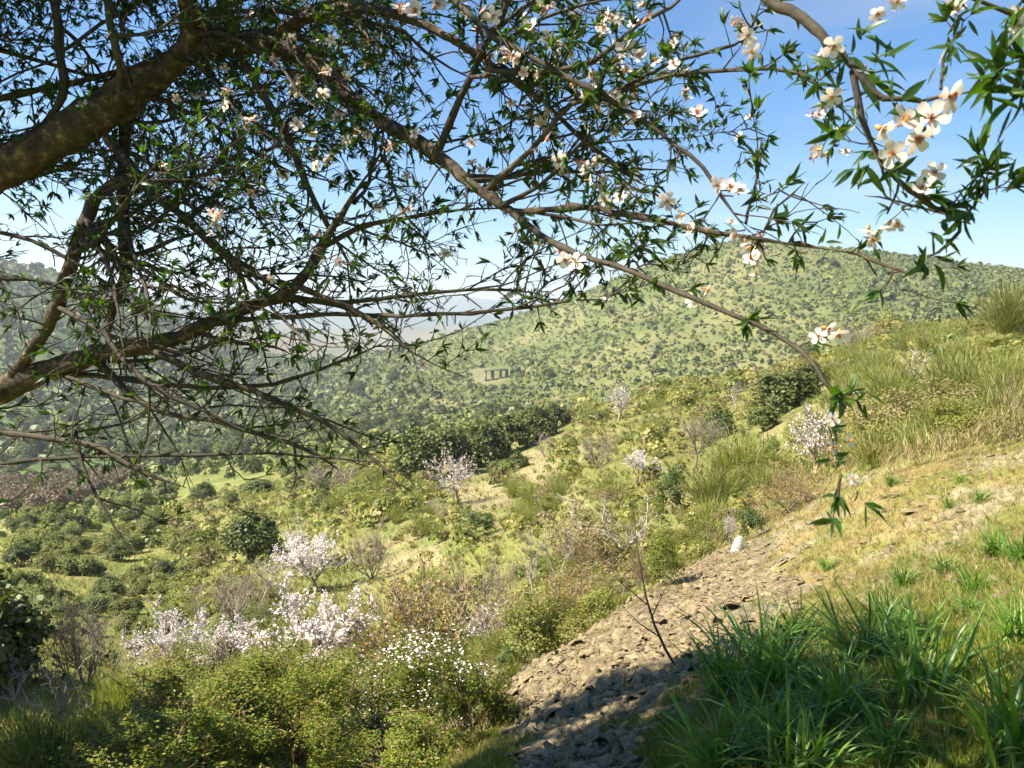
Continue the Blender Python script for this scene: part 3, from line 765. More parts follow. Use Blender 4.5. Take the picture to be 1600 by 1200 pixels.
bares = [
 (1086, 728, 80, 84, 'brown leafless almond with a dark forked trunk and flat crown', BARE[0], 'tree'),
 (935, 732, 66, 60, 'grey leafless shrub on the slope between the broom', BARE[1], 'shrub'),
 (580, 905, 100, 84, 'brownish leafless shrub on the slope beside the white almond', BARE[2], 'shrub'),
 (745, 985, 130, 118, 'grey leafless shrub with white sprays under it', BARE[1], 'shrub'),
 (135, 1075, 170, 140, 'dark stemmed leafless almond with a few white tips near the dark oak', BARE[2], 'shrub'),
 (520, 770, 110, 46, 'low brown leafless shrub below the tree belt', BARE[1], 'shrub'),
 (1340, 556, 64, 56, 'leafless brown shrub behind the white flower cluster', BARE[1], 'shrub'),
 (350, 1000, 150, 90, 'brown leafless shrub behind the pair of white almonds', BARE[2], 'shrub'),
 (400, 960, 120, 80, 'olive brown leafless shrub below the round oak', BARE[1], 'shrub'),
]
for u, v, wp, hp, lab, pr, cat in bares:
    p, s = span(u, v, wp, hp)
    plant('bare_shrub' if cat == 'shrub' else 'bare_almond', lab, cat, p, s, rz(), pr)
rusts = [
 (655, 1060, 240, 170, 'large rust brown shrub behind the white flowering bush', RUSTY[0]),
 (905, 975, 150, 85, 'rusty green shrub at the edge of the stone bank', RUSTY[1]),
 (1000, 925, 56, 70, 'rust coloured shrub left of the yellow green shrub', RUSTY[0]),
 (800, 1000, 110, 70, 'olive and rust shrub under the dead white tree', RUSTY[1]),
 (1230, 800, 130, 70, 'brownish shrub along the upper terrace edge', RUSTY[0]),
]
for u, v, wp, hp, lab, pr in rusts:
    p, s = span(u, v, wp, hp)
    plant('rust_shrub', lab, 'shrub', p, s, rz(), pr)
deads = [
 (852, 714, 42, 42, 'small forked dead snag in front of the tree belt', DEAD[0]),
 (835, 940, 60, 110, 'leaning dead almond with bleached broken branches', DEAD[1]),
 (868, 935, 60, 120, 'upright dead almond with one bleached forked stem', DEAD[2]),
 (960, 880, 150, 100, 'grey dead tree with wide spreading branches beside the yellow green shrub', DEAD[3]),
 (966, 945, 22, 42, 'small pale dead stem at the edge of the stone bank', DEAD[0]),
 (1432, 610, 72, 66, 'bleached dead branches standing among broom on the upper slope', DEAD[1]),
 (1150, 640, 36, 46, 'bleached dead stem beside the yellowish green oak', DEAD[2]),
 (1478, 565, 34, 34, 'short dead stick under the skyline broom', DEAD[0]),
 (30, 1075, 60, 60, 'pale dead twigs beside the dark oak', DEAD[3]),
]
for u, v, wp, hp, lab, pr in deads:
    p, s = span(u, v, wp, hp)
    plant('dead_tree', lab, 'tree', p, s, rz(), pr)
# scattered low shrubs between the broom
rng = np.random.default_rng(34)
for k_ in range(46):
    u = rng.uniform(430, 1330); v = rng.uniform(0.0, 1.0); lo_ = np.interp(u, [430, 800, 1000, 1330], [760, 720, 650, 600]); hi_ = np.interp(u, [430, 770, 1000, 1150, 1330], [960, 1000, 890, 810, 700]); v = lo_ + (hi_ - lo_) * v
    p = hit(u, v); s_ = rng.uniform(0.5, 1.1)
    if not clear_of(p[None])[0]: continue
    pr = [BARE[1], RUSTY[0], BARE[2], RUSTY[1]][k_ % 4]
    plant('low_shrub', ['low grey brown leafless shrub', 'low rusty leaved shrub'][k_ % 2] + near_mark(p), 'shrub', p - np.array([0, 0, 0.05]), (s_ * 1.4, s_ * 1.4, s_), rz(), pr, ['leafless low shrubs of the slope', 'rusty low shrubs of the slope'][k_ % 2])
# bleached stump
p, s = span(893, 824, 12, 44)
st = obj('dead_stump', None, loc=p, label='bleached leaning tree stump with a broken top limb', cat='stump')
pts = np.array([[(0, 0, 0), (0.04, 0, 0.3), (0.09, 0, 0.62), (0.12, 0, 0.92), (0.13, 0, 1.0)]]) * s[2]
V, f = tubes(pts, np.array([[0.11, 0.085, 0.08, 0.09, 0.05]]) * s[2], 8); obj('trunk', make_mesh('stump_trunk', V, [f], M['dead'], smooth=True), st)
pts = np.array([[(0.11, 0, 0.93), (-0.1, 0, 0.97), (-0.35, 0, 1.08), (-0.5, 0.05, 1.2)]]) * s[2]
V, f = tubes(pts, np.array([[0.07, 0.05, 0.035, 0.015]]) * s[2], 6); obj('branch', make_mesh('stump_limb', V, [f], M['dead'], smooth=True), st)
# dark evergreen at the left edge, and an unseen one added for shade
for u, v, wp, hp, lab in ((-40, 1085, 250, 235, 'dark evergreen oak cut by the left edge of the view'), (-330, 1150, 330, 420, 'unseen dark oak added for shade beyond the left edge')):
    p, s = span(u, v, wp, hp)
    plant('holm_oak', lab, 'tree', p, s, rz(), OAK[q_ % 4]); q_ += 1
x, y = -10.9, 11.1  # two more unseen oaks added on the sun side to shade the corner
plant('holm_oak', 'unseen dark oak added to shade the bottom left corner', 'tree', (-7.3, 5.5, float(ground(-7.3, 5.5)) - 0.2), (6.0, 6.0, 7.4), 2.0, OAK[1])
plant('holm_oak', 'unseen tall dark oak added for shade on the lower left', 'tree', (x, y, float(ground(x, y)) - 0.2), (6.5, 6.5, 7.6), 1.0, OAK[2])
# big broom on the right skyline and its neighbours
brooms = [
 (1578, 528, 110, 88, 'large broom shrub on the right skyline above a dark hollow'),
 (1505, 640, 150, 90, 'bright yellow green broom on the upper right slope'),
 (1400, 648, 120, 80, 'pale broom left of the bright yellow green broom'),
 (1575, 640, 110, 95, 'olive broom at the right edge above tall dry grass'),
 (1330, 660, 110, 70, 'soft pale broom behind the hanging twig'),
 (1160, 760, 140, 90, 'broad pale broom with arching dry stems beside the dark upright shrub'),
 (1120, 800, 110, 70, 'yellowish broom above the terrace edge'),
 (1290, 700, 90, 60, 'pale broom beside the almond with scattered blossom'),
 (1560, 545, 70, 22, 'low dark broom in the hollow under the skyline broom'),
]
for q_, (u, v, wp, hp, lab) in enumerate(brooms):
    p, s = span(u, v, wp, hp)
    plant('broom_shrub', lab, 'shrub', p, s, rz(), [('shoots', BROOM_FINE[q_ % 3])])

# the countless broom of the slope: the largest singly, the rest as stuff
Pb, rb, ab = scatter_polar(rng, 5200, -0.34, 0.62, 11, 105, 0.9)
u, v, d = project(Pb)
kk = (rb > r_edge(ab) + 0.5) & ~inside([(630, 640), (890, 600), (890, 680), (720, 760), (630, 760)], u, v)
for pth in PATHS: kk &= ~(inside(pth, u, v) & (rng.random(len(u)) < 0.75))
kk &= rng.random(len(Pb)) < np.interp(ab, [-0.34, -0.15, 0.0], [0.15, 0.5, 0.8])
Pb = Pb[kk]; rb = rb[kk]
fre = clear_of(Pb); kk = fre | (rng.random(len(Pb)) < 0.75); Pb = Pb[kk]; rb = rb[kk]; fre = fre[kk]
Sb = rng.uniform(0.35, 0.95, len(Pb)) * np.interp(rb, [11, 25, 60], [0.75, 1.0, 1.35]) * np.where(fre, 1.0, 0.42)
vis = visible(Pb, Sb); Pb = Pb[vis]; Sb = Sb[vis]
o_ = np.argsort(-Sb / project(Pb)[2])
for q_, b in enumerate(o_[:290]):
    p = Pb[b]; s = Sb[b]
    obj('broom_shrub', BROOM[q_ % 4], loc=(p[0], p[1], p[2] - 0.04), rot=(0, 0, rz()), scl=(s * rng.uniform(1.1, 1.8), s * rng.uniform(1.1, 1.8), s), label='feathery yellow green broom' + near_mark(p), cat='shrub', group='broom covering the middle slope')
Pm, rm, am = scatter_polar(rng, 6000, -0.42, 0.60, 11, 110, 0.9)
u, v, d = project(Pm)
kk = (rm > r_edge(am) + 0.6) & ~inside([(630, 640), (890, 600), (890, 680), (720, 760), (630, 760)], u, v) & (fbm(Pm[:, 0] / 5 + 70, Pm[:, 1] / 5 + 30) > 0.34)
for pth in PATHS: kk &= ~(inside(pth, u, v) & (rng.random(len(u)) < 0.8))
Pm = Pm[kk]; rm = rm[kk]; fre = clear_of(Pm)
Sm = (0.25 + rng.gamma(2.0, 0.18, len(Pm))) * np.interp(rm, [11, 30, 70], [0.8, 1.0, 1.3]) * np.where(fre, 1.0, 0.5)
vis = visible(Pm, Sm); Pm = Pm[vis]; Sm = Sm[vis]
om = np.argsort(-Sm / project(Pm)[2])
km = rng.integers(0, 5, len(Pm))
for b in om[:295]:
    p = Pm[b]; s = Sm[b]; k_ = km[b]
    obj('low_scrub', (MOUND_NEAR if p[1] < 30 else MOUND)[k_], loc=(p[0], p[1], p[2] - 0.05), rot=(0, 0, rz()), scl=(s * rng.uniform(1.2, 2.1), s * rng.uniform(1.2, 2.1), s), label=['low yellow green scrub mound', 'low dark olive scrub mound', 'low brownish scrub mound', 'low yellow green scrub mound', 'low straw coloured scrub mound'][k_] + near_mark(p), cat='shrub', group=['yellow green scrub mounds of the slope', 'olive scrub mounds of the slope', 'brownish scrub mounds of the slope', 'yellow green scrub mounds of the slope', 'straw coloured scrub mounds of the slope'][k_])
for k_, (nm, lab) in enumerate((('yellow_scrub_cover', 'small yellow green scrub covering the slope'), ('olive_scrub_cover', 'small olive scrub covering the slope'), ('brown_scrub_cover', 'small brownish scrub covering the slope'), ('pale_scrub_cover', 'small pale scrub covering the slope'))):
    b = om[295:][(km[om[295:]] == k_) | ((km[om[295:]] == 4) & (k_ == 3))]
    dots(nm, [M['mound_a'], M['mound_b'], M['mound_c'], M['mound_d']][k_], Pm[b], Sm[b] * 1.3, rng, 70, lab, 'scrub', 0.3)
def rest_blades(name, P, S, nb, wd, cols, label, cat, flop=0.7):
    n = len(P); a = rng.random((n, nb)) * 6.283; t = rng.random((n, nb)) ** 0.6 * flop
    D = np.stack([np.cos(a) * np.sin(t), np.sin(a) * np.sin(t), np.cos(t)], -1).reshape(-1, 3)
    L = np.repeat(S, nb) * rng.uniform(0.5, 1.05, n * nb)
    base_ = np.repeat(P, nb, 0) + D * (L * rng.uniform(0, 0.4, n * nb))[:, None]
    Nn = rng.normal(size=D.shape)
    X = unit(np.cross(D, Nn)); wdv = (np.repeat(S, nb) * wd)[:, None]
    tip = base_ + D * (L * 0.7)[:, None]
    V = np.stack([base_ - X * wdv / 2, base_ + X * wdv / 2, tip], 1).reshape(-1, 3)
    c1 = np.asarray(cols)[rng.integers(0, len(cols), n)]
    c = np.repeat(c1, nb, 0) * rng.uniform(0.75, 1.25, (n * nb, 1))
    f = np.arange(n * nb * 3).reshape(-1, 3)
    return obj(name, make_mesh(name, V, [f], M['blade'], np.repeat(c, 3, 0)), kind='stuff', label=label, cat=cat)
rest = o_[290:]
rest_blades('broom_cover', Pb[rest], Sb[rest] * 1.1, 110, 0.03, [(0.21, 0.23, 0.055), (0.28, 0.28, 0.08), (0.35, 0.30, 0.13)], 'low broom carpeting the middle slope', 'broom')

# ------------------------------------------------------------------ grass and herbs
def tufts(name, n, az0, az1, r0, r1, hgt, wd, nb, cols, label, cond=None, grow_r=0.0, flop=0.6):
    P, r, az = scatter_polar(rng, n, az0, az1, r0, r1, 0.6)
    u, v, d = project(P)
    k_ = (u > -60) & (u < 1660) & (v < 1280) & (v > 380)
    if cond is not None: k_ &= cond(P, r, az, u, v)
    P = P[k_]; r = r[k_]
    S = rng.uniform(0.5, 1.2, len(P)) * hgt * (1 + grow_r * r)
    return rest_blades(name, P, S, nb, wd, cols, label, 'grass', flop)
no_scree = lambda P, r, az, u, v: ~inside(SCREE, u + (fbm(P[:, 0] / 0.5, P[:, 1] / 0.5) - 0.5) * 330, v) | (rng.random(len(u)) < 0.05)
on_terr = lambda P, r, az, u, v: (r < r_edge(az)) & (u > 560) & no_scree(P, r, az, u, v)
off_terr = lambda P, r, az, u, v: (r > r_edge(az))
tufts('slope_grass', 26000, -0.40, 0.62, 9, 110, 0.17, 0.06, 8, [(0.25, 0.25, 0.07), (0.2, 0.23, 0.05), (0.34, 0.28, 0.13), (0.40, 0.32, 0.17), (0.15, 0.23, 0.04), (0.26, 0.19, 0.09), (0.3, 0.27, 0.13)], 'straw and green grass covering the slope', off_terr, 0.012)
tufts('left_grass', 14000, -0.62, -0.2, 8, 110, 0.24, 0.06, 8, [(0.18, 0.23, 0.04), (0.26, 0.27, 0.06), (0.32, 0.27, 0.1), (0.22, 0.16, 0.07)], 'dull green undergrowth on the lower left slope', off_terr, 0.012)
tufts('dry_grass', 25000, -0.2, 0.62, 4.2, 17, 0.09, 0.045, 7, [(0.40, 0.32, 0.15), (0.30, 0.25, 0.08), (0.21, 0.22, 0.045), (0.25, 0.16, 0.06), (0.33, 0.28, 0.11), (0.16, 0.2, 0.035), (0.13, 0.18, 0.03)], 'dry straw grass on the stony terrace', on_terr, 0.02, 0.9)
tufts('moss_grass', 27000, -0.25, 0.62, 1.9, 7.0, 0.085, 0.05, 9, [(0.13, 0.19, 0.02), (0.2, 0.23, 0.025), (0.08, 0.15, 0.015), (0.32, 0.27, 0.09), (0.16, 0.2, 0.02)], 'short yellow green grass under the tree', lambda P, r, az, u, v: (u > 640) & no_scree(P, r, az, u, v) & (rng.random(len(r)) < np.interp(r, [4.2, 7], [1, 0.1])), 0.0, 0.8)

# strap-leaved clumps (asphodel) near the camera
def asphodel(seed, n=34):
    r_ = np.random.default_rng(seed); g = Geo()
    a = r_.random(n) * 6.283; t = r_.random(n) ** 0.7 * 0.75
    D = np.stack([np.cos(a) * np.sin(t), np.sin(a) * np.sin(t), np.cos(t)], -1)
    P = np.zeros((n, 6, 3)); P[:, 0] = r_.normal(size=(n, 3)) * np.array([0.12, 0.12, 0]); L = r_.uniform(0.55, 1.1, n)
    bend = r_.uniform(0.02, 0.34, n)
    for q_ in range(1, 6):
        P[:, q_] = P[:, q_ - 1] + D * (L / 5)[:, None]
        D = unit(D + np.stack([np.cos(a) * bend, np.sin(a) * bend, -bend * 0.75], -1))
    Xs = unit(np.stack([-np.sin(a), np.cos(a), np.zeros(n)], -1) + 0.35 * r_.normal(size=(n, 3)))
    wd = np.array([0.9, 1.0, 0.95, 0.8, 0.5, 0.04])[None] * r_.uniform(0.010, 0.022, n)[:, None]
    Aa = P - Xs[:, None] * wd[..., None]; Bb = P + Xs[:, None] * wd[..., None]; Cc = P - np.cross(Xs, unit(P[:, -1] - P[:, 0]))[:, None] * wd[..., None] * 0.5
    V = np.stack([Aa, Cc, Bb], 2).reshape(-1, 3); id_ = np.arange(n * 18).reshape(n, 6, 3)
    f = np.concatenate([np.stack([id_[:, :-1, c_], id_[:, :-1, c_ + 1], id_[:, 1:, c_ + 1], id_[:, 1:, c_]], -1).reshape(-1, 4) for c_ in (0, 1)])
    return make_mesh('asphodel', V, [f], M['asphodel'], smooth=True)
ASP = [asphodel(200 + q_, 62 + 16 * (q_ % 3)) for q_ in range(5)]
asp = [
 (1180, 1062, 170, 'at the left of the grassy patch, half in shade'), (1250, 1010, 95, 'bright low clump just beyond the shade'), (1345, 1040, 150, 'broad leaved clump in the sun amid the grassy patch'),
 (1440, 1092, 180, 'large sunlit clump right of the middle'), (1310, 1125, 150, 'clump in the dark shade with a bright heart'), (1210, 1170, 170, 'shaded clump below the tallest blades'),
 (1260, 1225, 180, 'clump cut by the bottom edge, in shade'), (1120, 1210, 160, 'dark clump at the bottom beside the scree'), (1585, 1195, 210, 'large clump in the bottom right corner'),
 (1412, 918, 52, 'small clump above the grassy patch, left of a pair'), (1478, 898, 52, 'small clump above the grassy patch, right of a pair'), (1552, 872, 62, 'clump near the right edge on the dry terrace'),
 (1592, 878, 70, 'clump cut by the right edge on the dry terrace'), (1482, 795, 28, 'tiny clump among slabs on the upper terrace'), (1532, 786, 32, 'tiny clump right of the slabs on the upper terrace'),
 (1500, 756, 26, 'tiny clump high on the terrace below the dry grass'), (1292, 892, 34, 'lone little clump on the dry terrace'), (1590, 1005, 100, 'clump at the right edge above the corner clump'),
 (1385, 985, 85, 'sunlit clump behind the broad leaved clump'), (1420, 1010, 100, 'sunlit clump behind the large one'), (1510, 965, 60, 'short clump between the grassy patch and the dry terrace'),
 (1130, 1090, 130, 'slim clump in shade at the edge of the scree'), (1395, 760, 28, 'tiny clump at the far edge of the dry terrace'), (1520, 930, 60, 'clump behind the corner clump on the dry ground'),
 (1220, 1080, 140, 'slim dark clump in the deep shade'), (1395, 1190, 120, 'low clump near the bottom edge right of the shade'),
]
for q_, (u, v, hp, lab) in enumerate(asp):
    p, s = span(u, v, hp, hp, 0.03)
    obj('asphodel_clump', ASP[q_ % 5], loc=p, rot=(0, 0, rz()), scl=(s[2] * 0.95, s[2] * 0.95, s[2]), label='strap leaved green ' + lab if lab.startswith('clump') else 'green strap leaved plant, ' + lab, cat='plant')
# tall dry grass on the upper right
dry = [(1300, 735, 60), (1330, 742, 75), (1360, 735, 80), (1395, 742, 70), (1430, 730, 85), (1470, 722, 80), (1510, 715, 75), (1545, 705, 90), (1580, 695, 110), (1260, 765, 60), (1235, 790, 55), (1290, 760, 55), (1600, 660, 110), (1420, 700, 60), (1560, 660, 90), (1340, 700, 60), (1200, 815, 45)]
for q_, (u, v, hp) in enumerate(dry):
    p, s = span(u, v, hp, hp)
    obj('dry_grass_clump', DRY[q_ % 3], loc=p, rot=(0, 0, rz()), scl=(s[2] * 0.9, s[2] * 0.9, s[2] * 0.8), label='straw coloured dry grass clump along the terrace top, ' + ORD[sorted(dry).index((u, v, hp))] + ' from the left', cat='grass clump', group='tall dry grass along the terrace')

# ------------------------------------------------------------------ stone bank
def slab(seed):
    r_ = np.random.default_rng(seed); n = int(r_.integers(5, 8))
    a = np.sort(r_.random(n) * 0.7 + np.arange(n)) * 2 * math.pi / n
    r = r_.uniform(0.38, 0.55, n)
    top = np.stack([np.cos(a) * r, np.sin(a) * r * r_.uniform(0.38, 0.75), 0.055 + 0.02 * r_.normal(size=n)], -1)
    bot = np.stack([np.cos(a) * r * 1.04, np.sin(a) * r * 0.66, np.full(n, -0.07)], -1)
    mid = np.array([[0.05, 0.02, 0.06]])
    V = np.concatenate([top, bot, mid]); i = np.arange(n); j = (i + 1) % n
    return V, [np.stack([i + n, j + n, j, i], -1), np.stack([i, j, np.full(n, 2 * n)], -1), ]
SLABS = [slab(300 + q_) for q_ in range(7)]
SLAB_ME = [make_mesh('stone', V, f, M['schist']) for V, f in SLABS]
bank = obj('stone_bank', None, loc=hit(950, 1040), label='bank of loose tan schist slabs sloping down to the bushes', cat='stone bank')
rng = np.random.default_rng(55)
u = rng.uniform(745, 1280, 9000); v = rng.uniform(830, 1220, 9000)
cands = []
Pn, rn, an = scatter_polar(rng, 40000, -0.10, 0.36, 3.2, 15.5, 1.3)
u, v, d = project(Pn); wv = (fbm(Pn[:, 0] / 0.5, Pn[:, 1] / 0.5) - 0.5) * 330 * ss(u - (770 + (1085 - v) * 1.55), 10, 120); kk = inside(SCREE, u + wv, v + wv * 0.6) & (rn < r_edge(an) + 0.15)
kk |= (np.abs(rn - r_edge(an)) < 0.3) & (u > 765) & (u < 1160) & (rng.random(len(u)) < 0.8)
Pn = Pn[kk]; dn = d[kk]
Sn = rng.gamma(1.35, 0.028, len(Pn)) + 0.024
Sn = np.minimum(Sn, 0.30)
e = 0.15
gx = (ground(Pn[:, 0] + e, Pn[:, 1]) - ground(Pn[:, 0] - e, Pn[:, 1])) / (2 * e); gy = (ground(Pn[:, 0], Pn[:, 1] + e) - ground(Pn[:, 0], Pn[:, 1] - e)) / (2 * e)
NN = unit(np.stack([-gx, -gy, np.ones_like(gx)], -1) + np.array([0.16, -0.1, 0]) + 0.36 * rng.normal(size=(len(Pn), 3)))
o_ = np.argsort(-Sn / dn); inv = Vector(bank.location)
bigset = o_[:295]; rest = o_[295:]
for q_, b in enumerate(bigset):
    Y = unit(np.cross(NN[b], rng.normal(size=3) * np.array([0.5, 1, 1]))); X = np.cross(Y, NN[b])
    Mx = Matrix([[X[0], Y[0], NN[b][0]], [X[1], Y[1], NN[b][1]], [X[2], Y[2], NN[b][2]]])
    s = Sn[b]
    obj('stone', SLAB_ME[q_ % 7], bank, loc=Vector(Pn[b] + np.array([0, 0, 0.03])) - inv, rot=Mx.to_euler(), scl=(s, s, s * rng.uniform(0.5, 0.95)))
g = Geo()
for k_ in range(7):
    b = rest[k_::7]
    Y = unit(np.cross(NN[b], rng.normal(size=(len(b), 3))))
    V, f = leaves(Pn[b] + np.array([0, 0, 0.012]) - np.array(bank.location), Y, Sn[b], SLABS[k_], rng, NN[b])
    g.add(V, f)
obj('small_stones', g.mesh('small_stones', M['schist']), bank, kind='stuff')
# loose slabs on the dry terrace
slabs = [(1405, 775, 40), (1440, 790, 44), (1425, 800, 50), (1385, 800, 26), (1490, 810, 30), (1460, 780, 26), (1265, 855, 40), (1240, 870, 36), (1310, 880, 34), (1285, 905, 30), (1215, 880, 24), (1330, 905, 28), (1180, 880, 30), (1500, 800, 30), (1140, 900, 34), (1350, 850, 24), (1190, 925, 30)]
for q_, (u, v, wp) in enumerate(slabs):
    p, s = span(u, v, wp, wp)
    obj('flat_stone', SLAB_ME[q_ % 7], loc=hit(u, v) + np.array([0, 0, 0.02]), rot=(rng.normal() * 0.15, rng.normal() * 0.15, rz()), scl=(s[0], s[0], s[0] * 0.5), label='flat tan schist slab on the dry terrace, ' + ORD[sorted(slabs).index((u, v, wp))] + ' from the left', cat='stone', group='slabs lying on the dry terrace')
rng2 = np.random.default_rng(56)
Pc, rc, ac = scatter_polar(rng2, 2600, 0.0, 0.6, 4.5, 15, 1.4)
u, v, d = project(Pc); kk = (rc < r_edge(ac)) & (fbm(Pc[:, 0] / 0.9 + 50, Pc[:, 1] / 0.9 + 50) > 0.5); Pc = Pc[kk]
g = Geo()
for k_ in range(7):
    b = np.arange(len(Pc))[k_::7]; Nn = unit(np.array([0, 0, 1.0]) + 0.3 * rng2.normal(size=(len(b), 3)))
    V, f = leaves(Pc[b] + np.array([0, 0, 0.01]), unit(np.cross(Nn, rng2.normal(size=(len(b), 3)))), rng2.gamma(2, 0.02, len(b)) + 0.03, SLABS[k_], rng2, Nn); g.add(V, f)
obj('stone_chips', g.mesh('stone_chips', M['schist']), kind='stuff', label='small stone chips strewn over the dry terrace', cat='stones')
# white rock
g = Geo(); p, s = span(1151, 862, 20, 26, 0.1)
Vw = np.array([(-0.45, -0.3, 0), (0.4, -0.35, 0), (0.5, 0.3, 0), (-0.4, 0.35, 0), (-0.12, -0.22, 0.85), (0.36, -0.2, 1.0), (0.42, 0.2, 0.95), (-0.1, 0.25, 0.8), (0.14, 0.0, 1.04)]) * np.array([s[0] * 1.1, s[0], s[2]])
g.add(Vw, [np.array([[0, 1, 5, 4], [1, 2, 6, 5], [2, 3, 7, 6], [3, 0, 4, 7]]), np.array([[4, 5, 8], [5, 6, 8], [6, 7, 8], [7, 4, 8]])])
obj('white_rock', g.mesh('white_rock', M['white_rock']), loc=p, label='bright white rock standing at the terrace edge', cat='rock')
# dry stone wall at the right edge, below the skyline broom
wp_, ws = span(1600, 592, 40, 44)
wall = obj('dry_stone_wall', None, loc=wp_, label='dry stone wall of tan slabs at the right edge below the broom', cat='wall'); wall['kind'] = 'thing'
nz = 9
for k_ in range(nz):
    for c_ in range(9):
        x = (c_ - 3.5) * 0.26 * ws[0] / 0.9 + rng.normal() * 0.05; zz = (k_ + 0.5) / nz * ws[2]
        if x < -0.4 * ws[0] + k_ * 0.05: continue
        obj('stone', SLAB_ME[(k_ * 3 + c_) % 7], wall, loc=(x, 0.1 * k_ * 0.1 + rng.normal() * 0.04, zz), rot=(rng.normal() * 0.08, rng.normal() * 0.08, rng.normal() * 0.3), scl=(0.36, 0.5, ws[2] / nz * 3.2))
# pale outcrop above the oak belt
rk = [(822, 640, 26, 12), (845, 632, 30, 14), (875, 628, 24, 10), (795, 662, 18, 8), (820, 655, 16, 8), (440, 790, 14, 10), (455, 775, 16, 8), (560, 880, 20, 8), (585, 878, 14, 7)]
rk_lab = ['pale rock at the left end of the outcrop above the tree belt', 'largest pale rock of the outcrop above the tree belt', 'pale rock at the right end of the outcrop above the tree belt', 'small pale rock just over the tree belt, left of two', 'small pale rock just over the tree belt, right of two', 'pale rock on the lower slope right of the round oak', 'pale flat rock uphill from the round oak', 'pale flat rock beside the leafless shrub near the compact almond', 'small pale rock right of the flat rock near the compact almond']
for q_, (u, v, wp, hp) in enumerate(rk):
    p, s = span(u, v, wp, hp)
    obj('outcrop_rock', SLAB_ME[q_ % 7], loc=p + np.array([0, 0, s[2] * 0.3]), rot=(0, 0, rz()), scl=(s[0], s[0], s[2] * 3.4), label=rk_lab[q_], cat='rock', group='pale outcrops on the slope')

# ------------------------------------------------------------------ near bushes at the bottom
def big_bush(seed, n, nclump, lsize, mat, canes=60, tpl=DIAMOND, spread=0.085):
    r_ = np.random.default_rng(seed)
    p, out = clump_cloud(r_, n, nclump, lsize, 0.0, spread=spread, shell=0.62)
    p[:, 2] += 0.22 * (fbm(p[:, 0] * 5 + seed, p[:, 1] * 5 + 7) - 0.45) * 2 * (p[:, 2] > 0.3)
    Nn = unit(out + 0.8 * r_.normal(size=out.shape)); Y = unit(np.cross(Nn, r_.normal(size=Nn.shape)))
    V, f = leaves(p, Y, lsize * r_.uniform(0.6, 1.35, n), tpl, r_, Nn)
    parts = [('foliage', make_mesh('bush_foliage', V, f, mat))]
    a = r_.random(canes) * 6.283; t = r_.random(canes) * 1.1
    D = np.stack([np.cos(a) * np.sin(t), np.sin(a) * np.sin(t), np.cos(t)], -1)
    P = grow(r_, r_.normal(size=(canes, 3)) * np.array([0.16, 0.16, 0]), D, r_.uniform(0.5, 1.0, canes), 9, 0.12, (0, 0, -0.05))
    P[..., :2] *= 0.6; P[..., 2] = np.abs(P[..., 2])
    V, f = tubes(P, np.linspace(0.005, 0.0015, 9)[None] * np.ones((canes, 1)), 4)
    parts.append(('canes', make_mesh('bush_canes', V, [f], M['rusty_cane'])))
    ns = 230; q0 = r_.integers(0, n, ns); q0 = q0[p[q0, 2] > 0.4]; ns = len(q0)
    Ps = grow(r_, p[q0] - 0.03 * out[q0], unit(out[q0] * np.array([1, 1, 0.6]) + np.array([0, 0, 1.6])), r_.uniform(0.06, 0.26, ns), 6, 0.22, (0, 0, -0.06))
    V, f = tubes(Ps, np.linspace(0.0022, 0.0009, 6)[None] * np.ones((ns, 1)), 3)
    parts.append(('sprays', make_mesh('bush_sprays', V, [f], M['rusty_cane'])))
    i = np.repeat(np.arange(ns), 14); pl, Tl = along(Ps, i, r_.uniform(0.1, 1, len(i)))
    V, f = leaves(pl, aside(r_, Tl, 0.4, 1.3), lsize * r_.uniform(0.6, 1.5, len(i)), tpl, r_)
    parts.append(('spray_leaves', make_mesh('spray_leaves', V, f, mat)))
    return parts
M['rusty_cane'] = rough_mat('rusty_cane', (0.12, 0.06, 0.03), (0.26, 0.17, 0.09), 20, 0.2, 0.7)
near = [  # u, v, distance, half-width m, height m
 (430, 1290, 8.0, 3.3, 1.3, 'bramble bush with yellow green leaves filling the bottom centre', 46000, 70, 0.0105, M['bramble']),
 (330, 1270, 8.8, 3.2, 1.35, 'bramble bush with yellow green leaves left of the bottom centre', 36000, 60, 0.0115, M['bramble']),
 (250, 1300, 7.0, 2.4, 0.9, 'low bramble at the bottom edge left of the centre', 16000, 45, 0.015, M['bramble']),
 (745, 1300, 5.9, 1.1, 0.75, 'small bramble at the bottom where the scree ends', 9000, 30, 0.022, M['bramble']),
 (690, 1300, 6.9, 2.0, 0.9, 'dark green bramble at the bottom beside the scree', 16000, 50, 0.017, M['bramble']),
]
for q_, (u, v, r, wd, ht, lab, n, nc, ls, mt) in enumerate(near):
    d = ray(u, 1100); d = d / math.hypot(d[0], d[1]); x, y = d[0] * r, d[1] * r
    plant('bramble_bush', lab, 'bush', (x, y, float(ground(x, y)) - 0.1), (wd, wd * 0.8, ht), rz(), big_bush(400 + q_, n, nc, ls, mt))
# green bush sprinkled with white flowers
d = ray(640, 1060); d = d / math.hypot(d[0], d[1]); x, y = d[0] * 9.0, d[1] * 9.0
fb = big_bush(420, 24000, 60, 0.0135, M['yellow_shrub'])
r_ = np.random.default_rng(421); p, out = clump_cloud(r_, 2600, 60, 0.02, 0.0, spread=0.15, shell=0.9)
V, f = leaves(p + out * 0.02, unit(r_.normal(size=p.shape)), 0.009 * r_.uniform(0.5, 1.4, len(p)), CARD, r_, out)
fb.append(('blossom', make_mesh('bush_blossom', V, f, M['blossom'])))
plant('flowering_bush', 'green bush sprinkled with white flowers right behind the bramble', 'bush', (x, y, float(ground(x, y)) - 0.1), (2.5, 2.0, 1.7), 0.3, fb)
